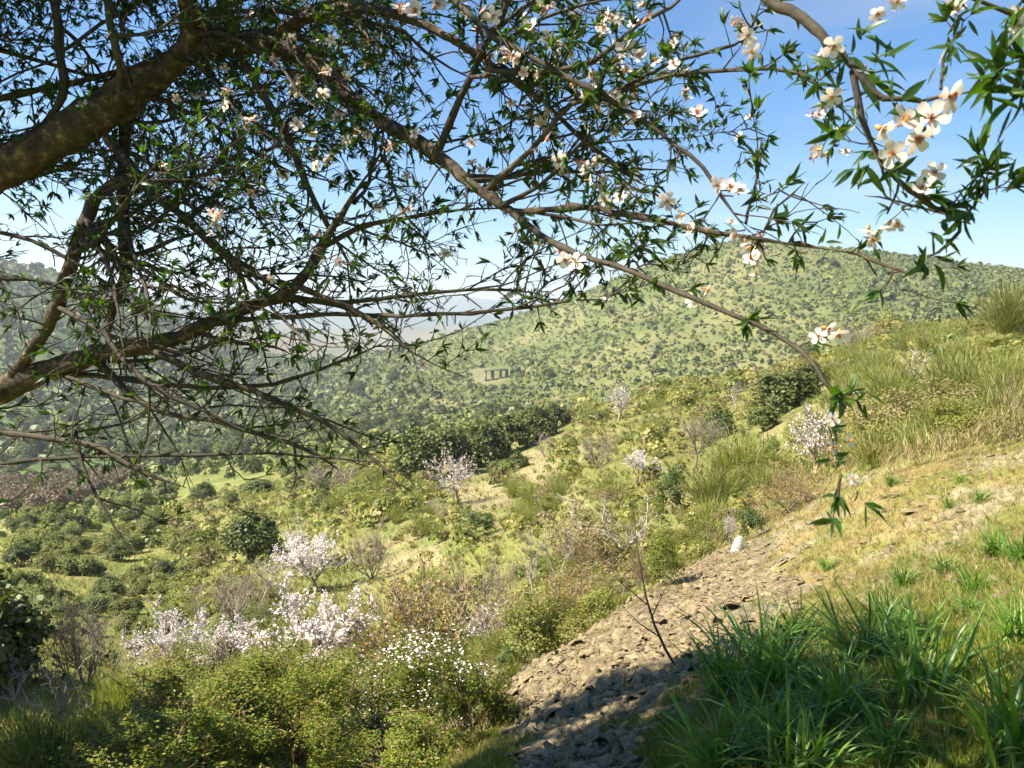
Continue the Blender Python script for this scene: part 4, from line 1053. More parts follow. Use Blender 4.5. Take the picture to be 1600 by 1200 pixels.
# broom and twigs at bottom left
for u, v, wp, hp, lab in ((190, 1130, 110, 90, 'grey green broom in the shade left of the bramble'), (60, 1215, 160, 120, 'shaded broom in the bottom left corner'), (150, 1200, 140, 100, 'shaded broom beside the bottom left corner broom')):
    p, s = span(u, v, wp, hp); plant('broom_shrub', lab, 'shrub', p, s, rz(), [('shoots', BROOM_FINE[0])])
p, s = span(60, 1210, 130, 190); plant('dead_shrub', 'tall pale leafless stems in the bottom left corner', 'shrub', p, s, 1.0, DEAD[2])
# thin dark sapling on the scree
p0 = hit(1058, 1045); d0 = project(p0)[2]
sp = obj('bare_sapling', None, loc=p0, label='thin dark leafless sapling rising from the scree', cat='sapling')
def trace_local(pts, d, org):
    return np.array([at(a, b, d + k_) for a, b, k_ in pts])[None] - np.asarray(org)
for pts, r0_ in (([(1058, 1045, 0), (1040, 1015, 0), (1022, 975, 0.05), (1010, 935, 0.1), (1002, 895, 0.1), (995, 850, 0.15), (990, 800, 0.2)], 0.011), ([(1012, 945, 0.05), (975, 915, 0.1), (960, 880, 0.2)], 0.005), ([(1018, 965, 0.05), (1030, 940, 0), (1042, 915, -0.1)], 0.005), ([(1030, 995, 0), (1000, 975, 0), (975, 950, 0.1)], 0.005), ([(1003, 900, 0.1), (985, 870, 0.2), (980, 840, 0.2)], 0.004)):
    P = trace_local(pts, d0, p0); K = P.shape[1]
    V, f = tubes(P, np.linspace(r0_, r0_ * 0.3, K)[None], 6); obj('trunk' if r0_ > 0.01 else 'branch', make_mesh('sapling', V, [f], M['twig'], smooth=True), sp)

# ------------------------------------------------------------------ the almond tree overhead
rng = np.random.default_rng(77)
TRUNK_BASE = np.array([-2.85, 2.7, 0.0]); TRUNK_BASE[2] = float(ground(*TRUNK_BASE[:2])) - 0.1
tree = obj('almond_tree', None, loc=TRUNK_BASE, label='near almond tree with green leaves and white blossom arching overhead', cat='tree')
T0 = TRUNK_BASE

def smooth_line(P, R, step=0.035):
    """Catmull-Rom through the traced points"""
    P = np.asarray(P); R = np.asarray(R); out, ro = [], []
    n = len(P)
    for i in range(n - 1):
        p0, p1, p2, p3 = P[max(i - 1, 0)], P[i], P[i + 1], P[min(i + 2, n - 1)]
        m = max(2, int(np.linalg.norm(p2 - p1) / step))
        for t in np.linspace(0, 1, m, endpoint=False):
            out.append(0.5 * ((2 * p1) + (-p0 + p2) * t + (2 * p0 - 5 * p1 + 4 * p2 - p3) * t * t + (-p0 + 3 * p1 - 3 * p2 + p3) * t ** 3)); ro.append(R[i] * (1 - t) + R[i + 1] * t)
    out.append(P[-1]); ro.append(R[-1])
    return np.array(out), np.array(ro)

# traced limbs: (name, twig density, leafiness, flower rate, [(u, v, depth, half width px), ...])
BR = [
 ('limb', 0.5, 0.8, 0.1, [(-430, 620, 2.85, 50), (-250, 420, 2.8, 46), (-100, 310, 2.7, 42), (0, 258, 2.65, 39), (100, 205, 2.6, 37), (200, 145, 2.6, 35), (290, 85, 2.55, 31), (345, 72, 2.5, 24)]),
 ('limb', 0.8, 1, 0.1, [(285, 90, 2.55, 26), (303, 40, 2.5, 20), (298, -40, 2.4, 18), (330, -180, 2.3, 15), (300, -320, 2.2, 10)]),
 ('limb', 1.0, 1, 0.5, [(330, 74, 2.52, 24), (400, 68, 2.45, 20), (460, 85, 2.4, 18), (520, 125, 2.35, 16), (575, 175, 2.3, 15), (640, 215, 2.2, 14), (700, 260, 2.1, 12), (760, 305, 2.0, 9), (810, 332, 1.95, 7), (900, 326, 1.85, 6), (1000, 340, 1.75, 6), (1100, 355, 1.65, 6), (1180, 366, 1.6, 6.5), (1250, 380, 1.55, 5), (1340, 402, 1.5, 4.5), (1420, 428, 1.45, 3.5)]),
 ('limb', 1.0, 1, 0.8, [(418, 60, 2.45, 13), (470, 28, 2.35, 12), (530, 10, 2.3, 11), (600, 14, 2.2, 9), (700, 60, 2.1, 8), (770, 105, 2.0, 7), (850, 160, 1.9, 5), (930, 230, 1.85, 4.5), (1000, 285, 1.8, 4), (1060, 330, 1.75, 3)]),
 ('limb', 0.9, 0.6, 0.08, [(-450, 800, 2.85, 42), (-200, 680, 2.8, 34), (-60, 628, 2.7, 28), (0, 605, 2.65, 25), (70, 575, 2.6, 21), (150, 555, 2.55, 19), (250, 535, 2.5, 15), (320, 508, 2.5, 13), (390, 485, 2.45, 12), (460, 450, 2.4, 11), (520, 366, 2.4, 9), (580, 275, 2.4, 6), (620, 200, 2.4, 4)]),
 ('limb', 0.9, 0.5, 0.05, [(20, 590, 2.6, 12), (75, 510, 2.5, 12), (105, 430, 2.45, 13), (125, 365, 2.45, 13), (150, 310, 2.45, 11), (185, 285, 2.4, 8), (250, 290, 2.4, 5), (370, 260, 2.4, 4), (430, 230, 2.4, 2.5)]),
 ('limb', 0.9, 0.7, 0.1, [(165, 215, 2.6, 10), (240, 300, 2.5, 9), (300, 345, 2.45, 8.5), (350, 400, 2.4, 8), (400, 435, 2.35, 7), (470, 452, 2.3, 6), (540, 480, 2.25, 6), (600, 512, 2.2, 4), (660, 560, 2.2, 3), (730, 592, 2.2, 2)]),
 ('branch', 1.0, 0.8, 0.3, [(370, 80, 2.5, 8), (420, 160, 2.5, 7), (455, 220, 2.5, 6.5), (490, 310, 2.5, 5.5), (520, 370, 2.5, 4), (560, 440, 2.5, 3)]),
 ('branch', 1.0, 0.45, 0.04, [(330, 505, 2.45, 7), (420, 497, 2.4, 5), (520, 492, 2.3, 4.5), (620, 494, 2.2, 4), (730, 489, 2.1, 4), (830, 479, 2.05, 3.5), (900, 470, 2.0, 2.5), (960, 472, 2.0, 2)]),
 ('branch', 1.0, 0.4, 0.03, [(440, 462, 2.4, 6), (540, 470, 2.35, 4.5), (650, 462, 2.3, 4), (760, 455, 2.25, 3.5), (850, 462, 2.2, 2.5)]),
 ('branch', 1.1, 0.5, 0.03, [(150, 565, 2.55, 7), (240, 640, 2.5, 5), (350, 662, 2.45, 5), (470, 700, 2.4, 4), (530, 735, 2.4, 3)]),
 ('branch', 1.1, 0.5, 0.03, [(230, 545, 2.5, 7), (320, 590, 2.4, 5.5), (420, 625, 2.35, 5), (510, 665, 2.3, 4.5), (590, 725, 2.25, 4), (632, 772, 2.2, 2.5)]),
 ('branch', 1.1, 0.5, 0.02, [(-80, 640, 2.5, 8), (0, 672, 2.45, 6), (80, 685, 2.4, 6), (160, 702, 2.35, 5), (220, 738, 2.3, 4), (290, 762, 2.3, 2.5)]),
 ('branch', 0.9, 0.3, 0.02, [(-60, 740, 2.4, 4), (60, 722, 2.4, 3.5), (160, 714, 2.35, 3), (270, 712, 2.3, 3), (420, 706, 2.25, 2.5), (530, 716, 2.2, 2.5), (620, 722, 2.2, 2)]),
 ('branch', 0.5, 0.3, 0.02, [(118, 672, 2.4, 3.5), (126, 725, 2.35, 3), (150, 775, 2.3, 2.8), (200, 852, 2.25, 1.8)]),
 ('branch', 0.9, 0.5, 0.02, [(160, 510, 2.2, 5), (190, 560, 2.15, 5), (240, 610, 2.1, 4.5), (330, 650, 2.1, 4), (400, 680, 2.1, 3)]),
 ('branch', 1.0, 0.5, 0.03, [(90, 582, 2.6, 6), (200, 590, 2.55, 5), (320, 605, 2.5, 4.5), (430, 600, 2.5, 4), (540, 560, 2.45, 3), (610, 530, 2.4, 2)]),
 ('branch', 0.9, 0.6, 0.05, [(80, -40, 2.5, 8), (90, 60, 2.5, 7), (95, 150, 2.55, 7), (48, 215, 2.6, 6)]),
 ('branch', 0.9, 0.7, 0.05, [(-60, 170, 2.7, 6), (40, 140, 2.7, 5), (120, 122, 2.65, 5), (220, 100, 2.6, 4), (300, 60, 2.6, 3)]),
 ('branch', 0.9, 0.6, 0.05, [(165, -40, 2.4, 8), (175, 40, 2.4, 7), (190, 110, 2.45, 6), (185, 160, 2.5, 5)]),
 ('branch', 1.0, 0.5, 0.02, [(-40, 350, 2.4, 4), (50, 380, 2.4, 4), (110, 410, 2.4, 3.5), (170, 450, 2.4, 3), (230, 500, 2.4, 2)]),
 ('branch', 1.0, 0.6, 0.02, [(-60, 425, 2.2, 5), (10, 435, 2.2, 5), (60, 440, 2.2, 4), (120, 460, 2.2, 3), (190, 480, 2.2, 2)]),
 ('branch', 0.9, 0.7, 0.05, [(195, 190, 2.7, 10), (190, 290, 2.7, 10), (197, 360, 2.7, 11), (198, 430, 2.7, 10), (180, 470, 2.7, 8), (165, 540, 2.65, 6)]),
 ('branch', 1.0, 0.9, 0.7, [(678, 252, 2.12, 9), (695, 215, 2.1, 9), (722, 150, 2.05, 7.5), (758, 72, 2.0, 6.5), (790, 15, 1.95, 5), (815, -60, 1.9, 4)]),
 ('branch', 1.0, 0.9, 0.9, [(690, -20, 2.0, 7), (750, 35, 1.9, 6), (800, 70, 1.8, 5.5), (870, 108, 1.75, 5.5), (950, 150, 1.7, 5), (1010, 186, 1.7, 4.5), (1060, 222, 1.68, 4.5), (1100, 256, 1.66, 4), (1130, 310, 1.64, 4), (1165, 356, 1.6, 3)]),
 ('branch', 1.1, 0.9, 0.8, [(760, 300, 2.0, 6), (830, 240, 1.9, 5), (900, 170, 1.85, 4.5), (965, 150, 1.8, 4), (1040, 122, 1.75, 3.8), (1150, 112, 1.7, 3.5), (1245, 118, 1.65, 3), (1300, 160, 1.6, 3), (1345, 200, 1.6, 2)]),
 ('branch', 1.1, 0.9, 0.9, [(900, 172, 1.85, 4), (970, 140, 1.8, 3.6), (1050, 100, 1.75, 3.3), (1120, 80, 1.7, 3), (1170, 55, 1.7, 2.5), (1190, 0, 1.7, 2)]),
 ('branch', 1.1, 0.9, 0.8, [(760, 110, 1.95, 5), (840, 115, 1.9, 5), (930, 95, 1.85, 4.5), (1000, 40, 1.8, 4), (1050, 10, 1.8, 3), (1100, -40, 1.8, 3)]),
 ('branch', 1.1, 0.8, 0.6, [(780, 320, 1.95, 6), (840, 290, 1.9, 4), (890, 240, 1.85, 3), (920, 215, 1.8, 2.5), (950, 200, 1.8, 2)]),
 ('branch', 0.75, 0.8, 0.45, [(800, 335, 1.95, 6), (860, 378, 1.8, 6), (900, 395, 1.7, 5.5), (960, 414, 1.6, 5), (1020, 432, 1.5, 5), (1080, 455, 1.42, 4.5), (1150, 485, 1.35, 4.5), (1210, 510, 1.3, 4.5), (1255, 540, 1.25, 4.5), (1285, 565, 1.22, 4), (1300, 595, 1.2, 4), (1325, 630, 1.2, 3.5), (1310, 660, 1.2, 3.5), (1305, 700, 1.2, 3), (1315, 745, 1.2, 2)]),
 ('branch', 0.25, 0.1, 0.0, [(1195, 362, 1.58, 2.5), (1212, 325, 1.56, 2.5), (1256, 286, 1.54, 2)]),
 ('branch', 0.45, 0.9, 0.6, [(1130, -110, 1.15, 13), (1200, -5, 1.12, 11), (1240, 20, 1.1, 10), (1275, 45, 1.08, 9.5), (1300, 70, 1.07, 10), (1325, 95, 1.06, 8), (1350, 125, 1.05, 7), (1385, 155, 1.04, 5.5), (1440, 165, 1.02, 4), (1500, 150, 1.0, 3), (1570, 130, 0.98, 3)]),
 ('branch', 0.5, 0.9, 0.7, [(1330, 105, 1.06, 6), (1345, 175, 1.05, 5), (1375, 240, 1.05, 5), (1420, 286, 1.05, 4.5), (1460, 312, 1.05, 4), (1500, 340, 1.05, 3.5), (1480, 378, 1.05, 3.5), (1450, 402, 1.05, 3)]),
 ('branch', 0.15, 0.05, 0.1, [(1495, 342, 1.06, 2), (1450, 327, 1.08, 2), (1400, 315, 1.08, 1.8), (1350, 306, 1.1, 1.6)]),
 ('branch', 0.6, 1.0, 0.3, [(1500, 340, 1.05, 3), (1530, 300, 1.03, 2.5), (1545, 265, 1.02, 2)]),
 ('branch', 0.5, 1.0, 0.5, [(1640, 40, 1.2, 4), (1580, 20, 1.2, 4), (1520, -5, 1.2, 3), (1480, -30, 1.2, 2)]),
 ('branch', 0.5, 1.0, 0.2, [(1700, 150, 0.85, 4), (1630, 120, 0.85, 4), (1570, 110, 0.87, 3)]),
 ('branch', 0.5, 0.9, 0.1, [(1165, 352, 1.62, 3), (1178, 305, 1.62, 2.5), (1186, 260, 1.62, 2), (1190, 215, 1.62, 1.4)]),
 ('branch', 0.4, 0.9, 0.3, [(1470, 140, 1.1, 2.5), (1480, 90, 1.12, 2.5), (1510, 40, 1.15, 2)]),
]
def lower_edge(u):
    return np.interp(u, [0, 200, 330, 600, 650, 720, 800, 1000, 1100, 1250, 1420], [800, 800, 770, 770, 640, 570, 500, 480, 420, 430, 470])
# fillers growing from the traced limbs into the crown
fill = []
src = [b for b in BR if b[4][0][3] >= 6 and b[4][0][2] > 1.7]
for q_ in range(150):
    b = src[int(rng.integers(0, 7)) if rng.random() < 0.55 else int(rng.integers(0, len(src)))][4]
    k_ = int(rng.integers(0, len(b) - 1)); f_ = rng.random()
    u0, v0, d0_, w0 = [b[k_][m_] * (1 - f_) + b[k_ + 1][m_] * f_ for m_ in range(4)]
    if u0 > 960 or (v0 > 430 and rng.random() < 0.55): continue
    ln = rng.uniform(120, 340); a = rng.uniform(-1.4, 1.2) if v0 < 430 else rng.uniform(-0.5, 0.7); dd = rng.uniform(-0.12, 0.28)
    if u0 > 600 and a > 0.3: a -= 1.0
    pts = []; r0_ = min(w0 * 0.6, 5.5)
    for s_ in range(6):
        pts.append((u0, v0, d0_ + dd * s_, r0_ * (1 - s_ / 6.5)))
        u0 += math.cos(a) * ln / 5; v0 += math.sin(a) * ln / 5; a += rng.normal() * 0.22
    if pts[-1][1] > lower_edge(pts[-1][0]) - 20: continue
    fill.append(('branch', 1.0, 0.9 if v0 < 430 else 0.6, (0.5 if u0 > 400 else 0.12) if v0 < 430 else 0.04, pts))

twP, twR, nodes = {4: [], 5: [], 7: []}, {4: [], 5: [], 7: []}, []       # nodes: pos, dir, leafiness, flower rate
def add_twigs(P, R, dens, leafy, flo, lmax=0.42, hang=False):
    """side twigs and spurs on one branch polyline"""
    seg = np.linalg.norm(np.diff(P, axis=0), axis=1); Ltot = seg.sum()
    Pb_ = P[None]; 
    n = max(2, int(Ltot * 12 * dens))
    t = rng.uniform(0.06, 1.0, n); s_ = t * (len(P) - 1.001); j = s_.astype(int); f = (s_ - j)[:, None]
    p = P[j] * (1 - f) + P[j + 1] * f; T = unit(P[j + 1] - P[j]); r = R[j]
    D = aside(rng, T, 0.5, 1.2); L = lmax * rng.uniform(0.12, 1.0, n) ** 1.3
    pu, pv_, pd = project(p); L = L * np.where(pd > 0.3, np.interp(pu, [650, 1000], [1, 0.45]), 1)
    Q = grow(rng, p, D, L, 7, 0.13, (0, 0, 0.01))
    if not hang:
        tu, tv_, td = project(Q[:, -1]); ok = (td < 0.3) | (tv_ < lower_edge(tu)); Q = Q[ok]; L = L[ok]; r = r[ok]; n = len(Q)
        if n == 0: return
    r0_ = np.minimum(0.0022 + 0.005 * L, r * 0.6)
    twP[7].append(Q); twR[7].append(r0_[:, None] * np.linspace(1, 0.4, 7)[None])
    # second order
    m = np.maximum(1, (L * 24).astype(int)); i = np.repeat(np.arange(n), m); t2 = rng.uniform(0.15, 1.0, len(i))
    p2, T2 = along(Q, i, t2); L2 = rng.uniform(0.02, 0.17, len(i)) * (0.5 + 0.5 * (1 - t2)) * rng.uniform(0.5, 1.2, len(i))
    Q2 = grow(rng, p2, aside(rng, T2, 0.4, 1.1), L2, 5, 0.16, (0, 0, 0.03))
    twP[5].append(Q2); twR[5].append(np.full((len(i), 1), 0.0017) * np.linspace(1, 0.55, 5)[None] * rng.uniform(0.8, 1.3, (len(i), 1)))
    # spurs directly on the branch
    n3 = int(Ltot * 14 * dens); t = rng.uniform(0, 1, n3); s_ = t * (len(P) - 1.001); j = s_.astype(int); f = (s_ - j)[:, None]
    p3 = P[j] * (1 - f) + P[j + 1] * f; T3 = unit(P[j + 1] - P[j])
    Q3 = grow(rng, p3, aside(rng, T3, 0.7, 1.5), rng.uniform(0.012, 0.06, n3) + R[j], 4, 0.2)
    twP[4].append(Q3); twR[4].append(np.full((n3, 1), 0.0024) * np.linspace(1, 0.7, 4)[None])
    for QQ in (Q[:, -1:], Q2[:, -1:], Q3[:, -1:]):
        prev = QQ
    for QQ, ext in ((Q, 1), (Q2, 2), (Q3, 1)):
        tip = QQ[:, -1]; dr = unit(QQ[:, -1] - QQ[:, -2])
        nodes.append((tip, dr, np.full(len(tip), leafy), np.full(len(tip), flo), np.ones(len(tip))))
        if ext:
            i = np.repeat(np.arange(len(QQ)), ext); p_, T_ = along(QQ, i, rng.uniform(0.3, 0.98, len(i)))
            nodes.append((p_, aside(rng, T_, 0.5, 1.1), np.full(len(p_), leafy), np.full(len(p_), flo * 0.8), np.zeros(len(p_))))

for nm, dens, leafy, flo, pts in BR + fill:
    a = np.array(pts, float)
    P, R = smooth_line(at(a[:, 0], a[:, 1], a[:, 2]), a[:, 3] * a[:, 2] / F * (0.82 if nm == 'limb' else 0.88), 0.03 if nm == 'limb' else 0.045)
    wob = np.cumsum(rng.normal(size=P.shape) * 0.0022, 0); wob -= np.linspace(0, 1, len(P))[:, None] * wob[-1]
    P = P + wob
    if nm == 'limb': R = R * (1 + 0.10 * np.sin(np.arange(len(R)) * 1.7 + rng.random() * 6) * rng.random(len(R)) + 0.05 * rng.normal(size=len(R)))
    else: R = R * (1 + 0.12 * rng.normal(size=len(R)).clip(-1, 2))
    R = R * np.interp(np.linspace(0, 1, len(R)), [0, 0.85, 1], [1, 1, 0.3])
    V, f = tubes(P[None] - T0, R[None], 12 if nm == 'limb' else 6)
    if nm == 'limb': V = V + (fbm(V[:, 0] * 30 + V[:, 2] * 17, V[:, 1] * 30 + 5, 3) - 0.45)[:, None] * 0.012 * unit(V - np.repeat(P - T0, 12, 0))
    obj(nm, make_mesh('tree_' + nm, V, [f], M['bark'] if nm == 'limb' else M['twig'], smooth=True), tree)
    add_twigs(P, R, dens, leafy, flo, hang=(a[0, 2] < 1.3 or dens in (0.75, 0.5)), lmax=0.14 if (a[0, 2] < 1.3 or (nm == 'branch' and dens == 0.75)) else 0.42)
# trunk, out of the picture on the left, and the rest of the crown above and behind
P, R = smooth_line(np.array([T0, T0 + (0.05, 0.02, 0.5), T0 + (0.0, 0.0, 1.1), at(-450, 800, 2.85), at(-430, 620, 2.85)]), np.array([0.20, 0.16, 0.15, 0.13, 0.12]))
V, f = tubes(P[None] - T0, R[None], 14); obj('trunk', make_mesh('tree_trunk', V, [f], M['bark'], smooth=True), tree)
# upper crown limbs, out of the picture, that shade the rest
fork = P[-1]
for a_, el, L in ((-2.2, 0.7, 2.6), (-1.2, 0.9, 2.6), (-0.3, 1.25, 2.6), (0.6, 1.32, 3.2), (2.1, 1.0, 2.8), (2.9, 0.8, 2.4), (1.5, 1.3, 3.0), (-0.5, 0.6, 2.7), (-0.85, 0.75, 2.9), (-0.6, 1.0, 2.9), (-1.1, 0.5, 2.6)):
    D = np.array([[math.sin(a_) * math.cos(el), math.cos(a_) * math.cos(el), math.sin(el)]])
    Pm = grow(rng, fork[None], D, L, 40, 0.06, (0, 0, -0.006))[0]
    Rm = np.linspace(0.06, 0.008, 40)
    V, f = tubes(Pm[None] - T0, Rm[None], 7); obj('limb', make_mesh('tree_limb', V, [f], M['bark'], smooth=True), tree)
    i = np.zeros(9, int); t = rng.uniform(0.3, 1.0, 9); p_, T_ = along(Pm[None], i, t)
    Qs = grow(rng, p_, aside(rng, T_, 0.5, 1.1), rng.uniform(0.5, 1.2, 9), 16, 0.08)
    V, f = tubes(Qs - T0, np.linspace(0.014, 0.004, 16)[None] * np.ones((9, 1)), 5); obj('limb_twigs', make_mesh('tree_side', V, [f], M['twig']), tree, kind='stuff')
    for b in range(9): add_twigs(Qs[b], np.linspace(0.014, 0.004, 16), 1.2, 1.0, 0.1, 0.4)

SV = np.array(S_DIR)  # extra unseen limbs added sunward of the lower scree to cast shade on it
for su, sv_ in ((830, 1165), (890, 1110), (960, 1075), (1030, 1060), (1100, 1035), (950, 1160), (1060, 1120), (1040, 1185), (880, 1190), (1000, 1120), (1150, 1090), (1170, 1160), (1240, 1095), (1110, 1140)):
    G = hit(su, sv_)
    for t in np.arange(3.5, 9, 0.1):
        X = G + SV * t; pu, pv_, pd = project(X[None])
        if (pu[0] < -170 or pv_[0] < -230) and X[2] > 2.4: break
    mid_ = (fork + X) / 2 + np.array([0, 0, 0.25])
    Pm_, Rm_ = smooth_line(np.array([fork, mid_, X]), np.array([0.045, 0.025, 0.01]), 0.08)
    V, f = tubes(Pm_[None] - T0, Rm_[None], 6); obj('limb', make_mesh('tree_limb', V, [f], M['bark'], smooth=True), tree)
    Qs = grow(rng, np.repeat(X[None], 12, 0) - 0.25 * unit(X - fork), unit(unit(X - fork) * 0.6 + rng.normal(size=(12, 3))), rng.uniform(0.3, 0.7, 12), 12, 0.1)
    V, f = tubes(Qs - T0, np.linspace(0.008, 0.003, 12)[None] * np.ones((12, 1)), 4); obj('limb_twigs', make_mesh('tree_side', V, [f], M['twig']), tree, kind='stuff')
    for b in range(12): add_twigs(Qs[b], np.linspace(0.008, 0.003, 12), 2.4, 1.0, 0.05, 0.3)

g = Geo()
for K in twP:
    Pk = np.concatenate(twP[K]); Rk = np.concatenate(twR[K]); V, f = tubes(Pk - T0, Rk, 4 if K == 7 else 3); g.add(V, [f])
obj('twigs', g.mesh('twigs', M['twig']), tree, kind='stuff')

# leaves: folded lance shapes in little fans at the nodes
def leaf_tpl(curve=0.12, fold=0.35, wd=0.12):
    ys = [0.0, 0.16, 0.42, 0.70, 1.0]; ws = [0.12, 0.72, 1.0, 0.66, 0.0]
    V = []
    for y, w_ in zip(ys, ws):
        z = -curve * y * y * 1.3
        V += [(-w_ * wd, y, z + fold * w_ * wd), (0, y, z), (w_ * wd, y, z + fold * w_ * wd)]
    f = []
    for k_ in range(4):
        b = 3 * k_; f += [(b, b + 1, b + 4, b + 3), (b + 1, b + 2, b + 5, b + 4)]
    return V, [np.array(f)]
LT = [leaf_tpl(0.12, 0.45, 0.12), leaf_tpl(0.4, 0.3, 0.145), leaf_tpl(-0.12, 0.55, 0.105)]
npos = np.concatenate([n[0] for n in nodes]); ndir = np.concatenate([n[1] for n in nodes]); nlf = np.concatenate([n[2] for n in nodes]); nfl = np.concatenate([n[3] for n in nodes]); ntip = np.concatenate([n[4] for n in nodes])
u, v, d = project(npos)
infr = (u > -40) & (u < 1640) & (v > -40) & (v < 900) & (d > 0.3)
pf = nfl * np.where(infr, 0.095, 0.01) * np.interp(v, [380, 560], [1, 0.3])
is_fl = rng.random(len(npos)) < pf
nlf = nlf * np.where(infr, np.interp(v, [150, 380, 520], [0.78, 0.6, 0.5]) * np.interp(u, [500, 900, 1250], [1.0, 1.1, 1.25]), 1.0)
keep = (rng.random(len(npos)) < nlf * np.where(ntip > 0, 0.95, 0.7)) & ~is_fl
cnt = np.where(ntip[keep] > 0, rng.integers(4, 9, keep.sum()), rng.integers(2, 5, keep.sum()))
i = np.repeat(np.arange(keep.sum()), cnt)
lp = npos[keep][i]; ld = ndir[keep][i]
LD = aside(rng, ld, 0.15, 1.0); LS = rng.uniform(0.016, 0.040, len(lp)) * np.where(project(lp)[2] < 1.3, 1.15, 1.0)
ou, ov, od = project(lp); LS = LS * np.where((ou < -60) | (ov < -80) | (od < 0.2), 1.55, 1.0)  # leaves outside the frame enlarged to thicken the crown's shade
LN = unit(np.array([0, 0, 1.0]) + 0.8 * rng.normal(size=LD.shape))
CL = [(1352, 60, 1.06, 5, 62), (1360, 100, 1.05, 7, 72), (1385, 90, 1.05, 4, 66), (1330, 80, 1.06, 4, 50), (1560, 110, 0.87, 14, 78), (1592, 150, 0.87, 14, 80), (1545, 140, 0.88, 8, 70), (1600, 90, 0.87, 10, 80), (1488, 70, 1.12, 9, 52), (1470, 105, 1.1, 5, 48), (1505, 30, 1.15, 8, 50), (1350, 262, 1.05, 6, 80), (1370, 275, 1.05, 5, 70), (1545, 250, 1.02, 9, 60), (1530, 290, 1.03, 14, 58), (1505, 315, 1.03, 12, 56), (1515, 345, 1.04, 7, 56), (1455, 405, 1.05, 8, 52), (1440, 430, 1.06, 7, 48), (1480, 370, 1.05, 5, 58), (1365, 380, 1.48, 5, 40), (1218, 350, 1.56, 8, 34), (1250, 360, 1.55, 8, 36), (1285, 375, 1.52, 5, 32), (1345, 628, 1.19, 5, 44), (1300, 672, 1.19, 8, 42), (1310, 715, 1.19, 6, 36), (1400, 160, 1.03, 8, 56), (1440, 190, 1.02, 7, 56), (1340, 175, 1.05, 6, 50), (1395, 265, 1.05, 6, 54), (1425, 290, 1.05, 6, 54), (1330, 490, 1.2, 3, 40), (1290, 100, 1.6, 10, 38), (1260, 130, 1.62, 12, 38), (1300, 160, 1.6, 10, 38), (1245, 90, 1.63, 8, 36), (1190, 235, 1.62, 9, 28), (1185, 265, 1.62, 9, 28), (1192, 290, 1.62, 9, 28), (1180, 320, 1.62, 7, 28), (1000, 375, 1.7, 10, 40), (960, 385, 1.7, 12, 42), (985, 465, 1.9, 10, 40), (930, 370, 1.75, 10, 36), (885, 335, 1.85, 10, 34), (750, 520, 2.1, 4, 40)]
for cu, cv, cd, cn, cl in CL:
    a0 = at(cu, cv, cd); pts_ = a0 + rng.normal(size=(cn, 3)) * 0.006 * cd
    lp = np.concatenate([lp, pts_]); LD = np.concatenate([LD, unit(rng.normal(size=(cn, 3)) * np.array([1, 0.7, 1]) + np.array([0.1, -0.1, 0.15]))])
    LS = np.concatenate([LS, cl * cd / F * rng.uniform(0.5, 0.95, cn)]); LN = np.concatenate([LN, unit(np.array([-0.2, -0.5, 0.8]) + 0.7 * rng.normal(size=(cn, 3)))])
lu, lv, ldp = project(lp)
size_px = np.where((lu > 0) & (lu < 1600) & (lv > 0) & (lv < 1200) & (ldp > 0.3), LS / ldp, 0)
o_ = np.argsort(-size_px); bigl, restl = o_[:296], o_[296:]
LME = [make_mesh('leaf', V, f, M['leaf'], smooth=True) for V, f in LT]
def frame(Y, Nv):
    X = unit(np.cross(Y, Nv)); Z_ = np.cross(X, Y)
    return Matrix([[X[0], Y[0], Z_[0]], [X[1], Y[1], Z_[1]], [X[2], Y[2], Z_[2]]]).to_euler()
for q_, b in enumerate(bigl):
    obj('leaf', LME[q_ % 3], tree, loc=lp[b] - T0, rot=frame(LD[b], LN[b]), scl=(LS[b],) * 3)
g = Geo()
for k_ in range(3):
    b = restl[k_::3]; V, f = leaves(lp[b] - T0, LD[b], LS[b], LT[k_], rng, LN[b]); g.add(V, f)
obj('leaves', g.mesh('leaves', M['leaf'], True), tree, kind='stuff')

# flowers: five notched petals round a reddish cup with stamens
def petal():
    pr = [(0.0, 0.02, 0.05, 0.10), (0.10, 0.06, 0.16, 0.13), (0.27, 0.12, 0.40, 0.16), (0.42, 0.165, 0.66, 0.17), (0.5, 0.155, 0.86, 0.2), (0.52, 0.085, 1.0, 0.24)]
    V, f = [], []
    for _, w_, y, z in pr: V += [(-w_, y * 0.5, z * 0.5 + 0.05 * abs(w_)), (0, y * 0.5, z * 0.42), (w_, y * 0.5, z * 0.5 + 0.05 * abs(w_))]
    for k_ in range(5):
        b = 3 * k_; f += [(b, b + 1, b + 4, b + 3), (b + 1, b + 2, b + 5, b + 4)]
    return np.array(V), [np.array(f)]
PV, PF = petal()
PET = make_mesh('petal', PV, PF, M['petal'], smooth=True)
gs = Geo(); r_ = np.random.default_rng(5)
a = r_.random(14) * 6.283; t = r_.random(14) * 0.7
Ps = np.stack([np.stack([np.zeros(14), np.zeros(14), np.zeros(14)], -1), np.stack([np.cos(a) * np.sin(t), np.sin(a) * np.sin(t), np.cos(t)], -1) * 0.26], 1)
Ps = np.stack([Ps[:, 0], Ps.mean(1), Ps[:, 1]], 1)
V, f = tubes(Ps, np.array([[0.012, 0.01, 0.022]]) * np.ones((14, 1)), 4); gs.add(V, [f])
cup = np.array([[(0, 0, -0.22), (0, 0, -0.1), (0, 0, 0.0), (0, 0, 0.05)]]); V, f = tubes(cup, np.array([[0.03, 0.09, 0.11, 0.08]]), 8); gs.add(V, [f])
CUP = gs.mesh('flower_cup', M['stamen'])
gw = Geo()                                                      # a whole flower in one mesh for the many small ones
